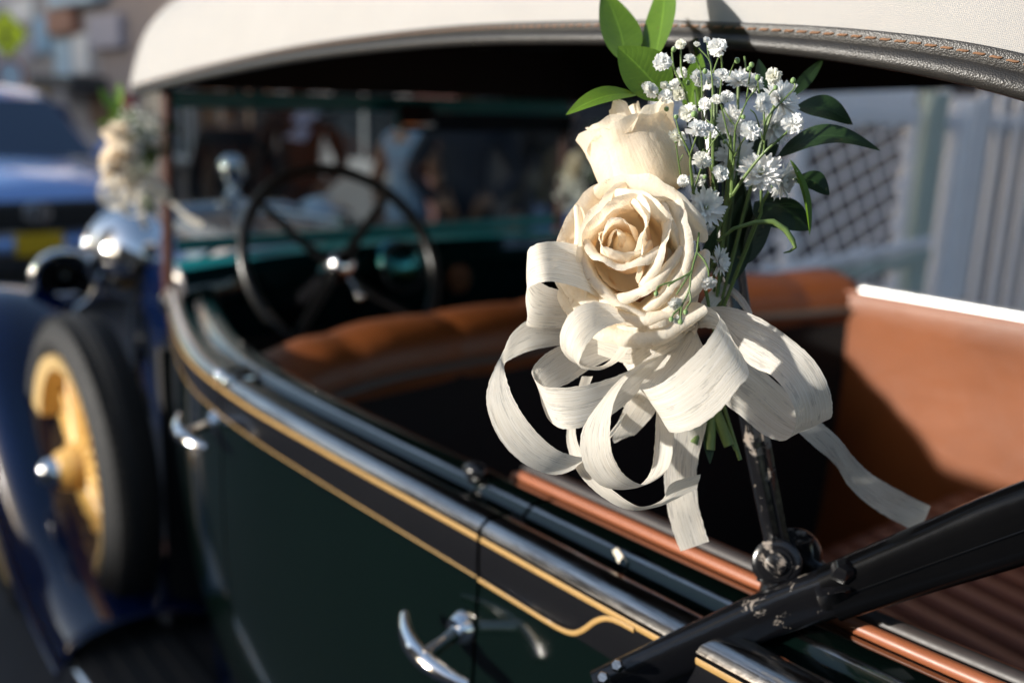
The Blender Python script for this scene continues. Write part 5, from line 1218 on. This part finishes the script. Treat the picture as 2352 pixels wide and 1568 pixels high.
for i, (x, y, d, r, ax_) in enumerate([(1680,570,.660,128,(.55,.30,-.8)), (1448,455,.680,84,(-.1,.7,-.7)), (1405,680,.668,84,(-.2,-.1,-1)), (1575,975,.655,118,(-.25,.35,-1)), (1685,1015,.672,98,(.7,-.35,-.6)), (1262,1165,.652,108,(.25,.10,-1)), (1335,1465,.664,82,(.75,.0,-.6)), (1430,885,.690,112,(-.1,.3,-1)), (1640,710,.690,100,(.4,-.3,-1)), (1300,455,.69,66,(-.3,.5,-.8))]):
    daisy(Z1(x, y, d), PXm(r, d) * 1.12, CD(*ax_), seed=i)

# ---- baby's breath: three blossom meshes shared by all
def gyp_mesh(seed):
    rr = random.Random(seed); vs = []; fs = []
    for layer, (cnt, el, ln) in enumerate(((11, 2, 1.0), (10, 22, .95), (9, 45, .84), (6, 68, .62))):
        for i in range(cnt):
            a = 2 * math.pi * (i + rr.uniform(-.3, .3)) / cnt; e = D(el + rr.uniform(-10, 10)); l_ = ln * rr.uniform(.85, 1.1); w = rr.uniform(.25, .36)
            dr = Vector((math.cos(a) * math.cos(e), math.sin(a) * math.cos(e), math.sin(e))); up_ = Vector((-math.cos(a) * math.sin(e), -math.sin(a) * math.sin(e), math.cos(e))); sd = dr.cross(up_); b0 = len(vs)
            for k in range(4):
                f = (k + .3) / 3.3
                for j, u in enumerate((-1, -.33, .33, 1)):
                    fr = (.10 * rr.uniform(-1, 1) if k == 3 else 0)
                    vs.append(dr * (l_ * (f + fr)) + sd * (u * w * (.3 + .7 * f)) + up_ * (.10 * math.sin(u * 4 + i) * f + rr.uniform(-.05, .05) * f))
            fs += [(b0 + k * 4 + j, b0 + k * 4 + j + 1, b0 + k * 4 + j + 5, b0 + k * 4 + j + 4) for k in range(3) for j in range(3)]
    me = bpy.data.meshes.new('blossom'); me.from_pydata([tuple(v) for v in vs], [], fs); me.materials.append(M['gyp']); me.materials.append(M['bud'])
    # green calyx
    bm = bmesh.new(); bm.from_mesh(me); k = bmesh.ops.create_cone(bm, cap_ends=True, segments=8, radius1=.14, radius2=.42, depth=.6, matrix=Matrix.Translation((0, 0, -.34)))
    for v in k['verts']:
        for f in v.link_faces: f.material_index = 1
    bm.to_mesh(me); bm.free(); me.polygons.foreach_set('use_smooth', [True] * len(me.polygons)); return me
gm = [gyp_mesh(k) for k in range(4)]
bmx = bpy.data.meshes.new('bud'); bm = bmesh.new(); bmesh.ops.create_uvsphere(bm, u_segments=12, v_segments=8, radius=1)
for v in bm.verts:
    a = math.atan2(v.co.y, v.co.x); rib_ = 1 + .09 * math.cos(5 * a); v.co.x *= .85 * rib_; v.co.y *= .85 * rib_
bm.to_mesh(bmx); bm.free(); bmx.polygons.foreach_set('use_smooth', [True] * len(bmx.polygons)); bmx.materials.append(M['bud']); bmx.materials.append(M['gyp'])
for p in bmx.polygons:
    a = math.atan2(p.center.y, p.center.x); p.material_index = 1 if (p.center.z > .55 and math.cos(5 * a) < .2) else 0
def place(me, name, c, r, ax_, parent):
    o = bpy.data.objects.new(name, me); COL.objects.link(o)
    q = ax_.to_track_quat('Z', 'Y') @ Vector((0, 0, 1)).rotation_difference(Vector((0, 0, 1)))
    o.rotation_mode = 'XYZ'; Mx = Matrix.LocRotScale(c, ax_.to_track_quat('Z', 'Y') @ Matrix.Rotation(rnd.uniform(0, 6), 3, 'Z').to_quaternion(), Vector((r, r, r)))
    o.location = Mx.to_translation(); o.rotation_euler = Mx.to_euler(); o.scale = (r, r, r); return setparent(o, parent)
spr = empty('babys_breath', Z3(780, 1500, .66), bq)
sprig_low = empty('babys_breath', Z2(1000, 170, .61), bq)
BL = [(1023,350,45,.645),(1125,250,27,.665),(1173,335,29,.66),(1330,265,46,.632),(1268,228,20,.635),(1213,250,16,.635),(1353,420,33,.625),(950,505,42,.655),(1038,487,28,.66),(1092,475,28,.665),(1040,540,35,.655),(1115,530,35,.672),(1130,410,28,.675),(1218,440,42,.665),(1295,445,44,.67),
      (1215,730,52,.618),(1287,717,22,.618),(1515,735,50,.618),(1580,580,48,.618),(1540,465,42,.635),(1645,430,38,.632),(1750,690,52,.622),(1380,550,38,.632),(1262,583,32,.638),(1325,557,27,.628),(1165,630,45,.655),(1108,775,43,.640),(1240,900,45,.640),(1345,975,42,.640),(1300,745,36,.655),(1230,1010,28,.66),(1140,1015,30,.65),(1215,1440,26,.65),(1190,1000,24,.66),(1290,1290,30,.665)]
for x, y, r, d in BL:
    a = CD(rnd.uniform(-.55, .55), rnd.uniform(.0, .8), -1).normalized()
    place(rnd.choice(gm), 'blossom', Z1(x, y, d), PXm(r, d) * 1.2, a, spr)
for x, y, r, d in [(1085,277,17,.662),(1260,400,16,.63),(1440,340,18,.64),(1520,365,17,.632),(1505,385,14,.632),(1555,435,18,.625),(1655,492,15,.622),(1753,452,18,.622),(1098,655,15,.622),(1200,640,20,.645),(1475,655,14,.620),(1370,795,13,.622),(1165,465,15,.665),(1235,610,16,.640),(1045,610,16,.655),(1260,990,14,.655),(1265,770,12,.64)]:
    place(bmx, 'bud', Z1(x, y, d), PXm(r, d), CD(rnd.uniform(-.3, .3), 1, rnd.uniform(-.8, .2)).normalized(), spr)
for x, y, r, d in [(900,382,37,.606),(917,457,30,.606),(1057,288,40,.612)]:
    r_ = r / 1.845 / S_ * d / FPX; place(rnd.choice(gm), 'blossom', Z2(x, y, d), r_ * .95, CD(rnd.uniform(-.2, .2), -.9, -.7).normalized(), sprig_low)
for x, y, r, d in [(812,340,13,.604),(870,302,7,.604),(948,425,14,.604),(882,458,14,.604),(925,470,14,.602)]:
    place(bmx, 'bud', Z2(x, y, d), r / 1.845 / S_ * d / FPX, CD(rnd.uniform(-.2, .2), -1, -.3).normalized(), sprig_low)
def stem(parent, pts, r0, r1, Z=Z3):
    P = [tuple(Z(*p)) for p in pts]; n_ = max(2, 5 * (len(P) - 1)); Q = [Vector(cr(P, k / n_)) for k in range(n_ + 1)]
    mb = MB(); mb.tube(Q, [r0 + (r1 - r0) * k / n_ for k in range(n_ + 1)], 7)
    for p in P[1:-1]: mb.sphere(p, (r0 + r1) * .62, 8, 5)
    mb.build('stem', M['stem'], parent)
T1, T2, T3 = .0012, .00062, .00042
stem(spr, [(640,1800,.665),(745,1560,.66),(780,1450,.652),(780,1200,.645),(772,1000,.640)], T1*1.2, T1); stem(spr, [(772,1000,.640),(735,880,.636),(690,690,.630),(655,640,.628)], T2, T3)
stem(spr, [(760,1500,.655),(900,1290,.640),(1055,1100,.628),(1180,990,.624),(1285,890,.622)], T1, T2)
stem(spr, [(1055,1100,.628),(1062,900,.622),(1055,740,.619)], T2, T2); stem(spr, [(1062,860,.622),(1100,780,.622),(1230,640,.621),(1318,545,.621),(1308,490,.622)], T2, T3)
stem(spr, [(800,1140,.640),(812,900,.632),(850,800,.628),(915,650,.630),(985,560,.633),(1010,500,.630)], T2, T3); stem(spr, [(800,1140,.640),(850,1040,.628),(895,970,.620)], T2, T3)
stem(spr, [(805,1130,.640),(735,1010,.626),(640,890,.624),(570,820,.630)], T2, T3); stem(spr, [(780,1300,.648),(805,1140,.640)], T1, T2)
stem(spr, [(810,870,.632),(745,780,.630),(690,680,.632)], T3, T3); stem(spr, [(860,790,.628),(885,800,.622)], T3, T3)
stem(spr, [(470,1560,.660),(455,1430,.650),(430,1200,.636),(425,1110,.630),(340,930,.624),(306,810,.622)], T1, T3); stem(spr, [(428,1110,.630),(470,990,.622),(490,930,.619)], T2, T3)
stem(spr, [(455,1440,.650),(530,1200,.642),(592,1050,.638),(690,920,.634)], T2, T3); stem(spr, [(592,1050,.638),(610,800,.636),(620,600,.634),(608,400,.634),(590,310,.634),(500,205,.635)], T2, T3)
stem(spr, [(600,340,.634),(580,250,.635),(572,165,.635)], T3, T3); stem(spr, [(622,420,.634),(645,350,.633),(672,275,.632)], T2, T3); stem(spr, [(680,615,.63),(688,540,.627),(694,475,.625)], T2, T3)
stem(spr, [(350,1310,.655),(330,1180,.648),(308,1030,.641)], T2, T3); stem(spr, [(330,1180,.648),(370,1110,.644)], T3, T3)
stem(spr, [(430,760,.668),(380,560,.664),(350,500,.662),(290,380,.660),(272,240,.662)], T2*1.3, T2); stem(spr, [(380,480,.665),(352,400,.665),(348,210,.665)], T2, T2); stem(spr, [(300,400,.66),(250,335,.650)], T3, T3)
stem(spr, [(540,820,.665),(530,640,.662),(520,420,.660),(475,285,.660),(440,300,.660)], T2, T3); stem(spr, [(700,440,.66),(698,330,.655),(690,270,.645)], T2, T2)
stem(spr, [(900,690,.640),(925,520,.634),(940,400,.632),(950,355,.632)], T2, T3); stem(spr, [(1020,610,.63),(1010,540,.627),(1003,480,.625)], T3, T3); stem(spr, [(1085,630,.622),(1120,580,.622),(1155,550,.622)], T3, T3)
stem(spr, [(760,440,.65),(800,340,.642),(825,310,.640)], T3, T3); stem(spr, [(905,400,.68),(890,280,.685)], T2, T2); stem(spr, [(1050,1000,.66),(990,790,.650),(940,730,.648)], T3, T3)
stem(spr, [(620,1500,.67),(620,1200,.66),(615,800,.655),(570,640,.655)], T1, T2); stem(spr, [(700,1700,.67),(640,1400,.662),(560,1080,.65),(510,1140,.642)], T2, T2)
for pts in ([(1000,150,.615),(985,200,.611),(970,240,.608),(900,280,.605),(850,295,.604),(820,310,.604),(812,335,.604)], [(900,280,.605),(872,300,.604)], [(970,240,.608),(940,290,.606),(905,345,.606)], [(985,200,.611),(972,260,.607),(965,320,.605),(925,410,.605),(918,440,.605)], [(965,320,.605),(972,370,.604),(955,400,.604),(948,420,.604)], [(930,400,.605),(895,430,.604),(884,450,.604)], [(930,400,.605),(926,440,.603),(925,462,.602)],
            [(1000,150,.615),(1030,180,.613),(1052,225,.612),(1055,265,.612)], [(1010,60,.63),(1005,110,.62),(1000,150,.615)]):
    stem(sprig_low, pts, .0007, .0005, Z2)
# extra hazy green between the flowers
for k in range(12):
    x, y = rnd.uniform(1150, 1600), rnd.uniform(600, 1300); mb = MB(); q = Z1(x, y, rnd.uniform(.675, .70)); e = Z1(x + rnd.uniform(-60, 60) , y - rnd.uniform(120, 260), rnd.uniform(.675, .70))
    mb.tube([Z1(1330 + (x - 1330) * .3, 1500, .69), q, e], [.0008, .0007, .0005], 6); mb.build('stem', M['stem_dark'], bq)

# ---- the same arrangement again on both windscreen posts, far out of focus
def redo(dst, rz, labels, sc_=1.0):
    for src, lb in zip((bq, bow_), labels):
        c = copy_tree(src); c.location = dst; c.rotation_euler = (0, 0, R_(rz)); c.scale = (sc_ * (.8 if src is bow_ else 1),) * 3; c['label'] = lb
redo(Vector((.672, 2.03, 1.365)), 30, ('blurred bouquet of cream roses on the left windscreen post', 'blurred cream ribbon bow under the left windscreen post bouquet'), .78)
redo(Vector((1.86, 2.02, 1.33)), -70, ('blurred bouquet on the right windscreen post seen from behind', 'blurred ribbon bow hanging at the right windscreen post'), .9)
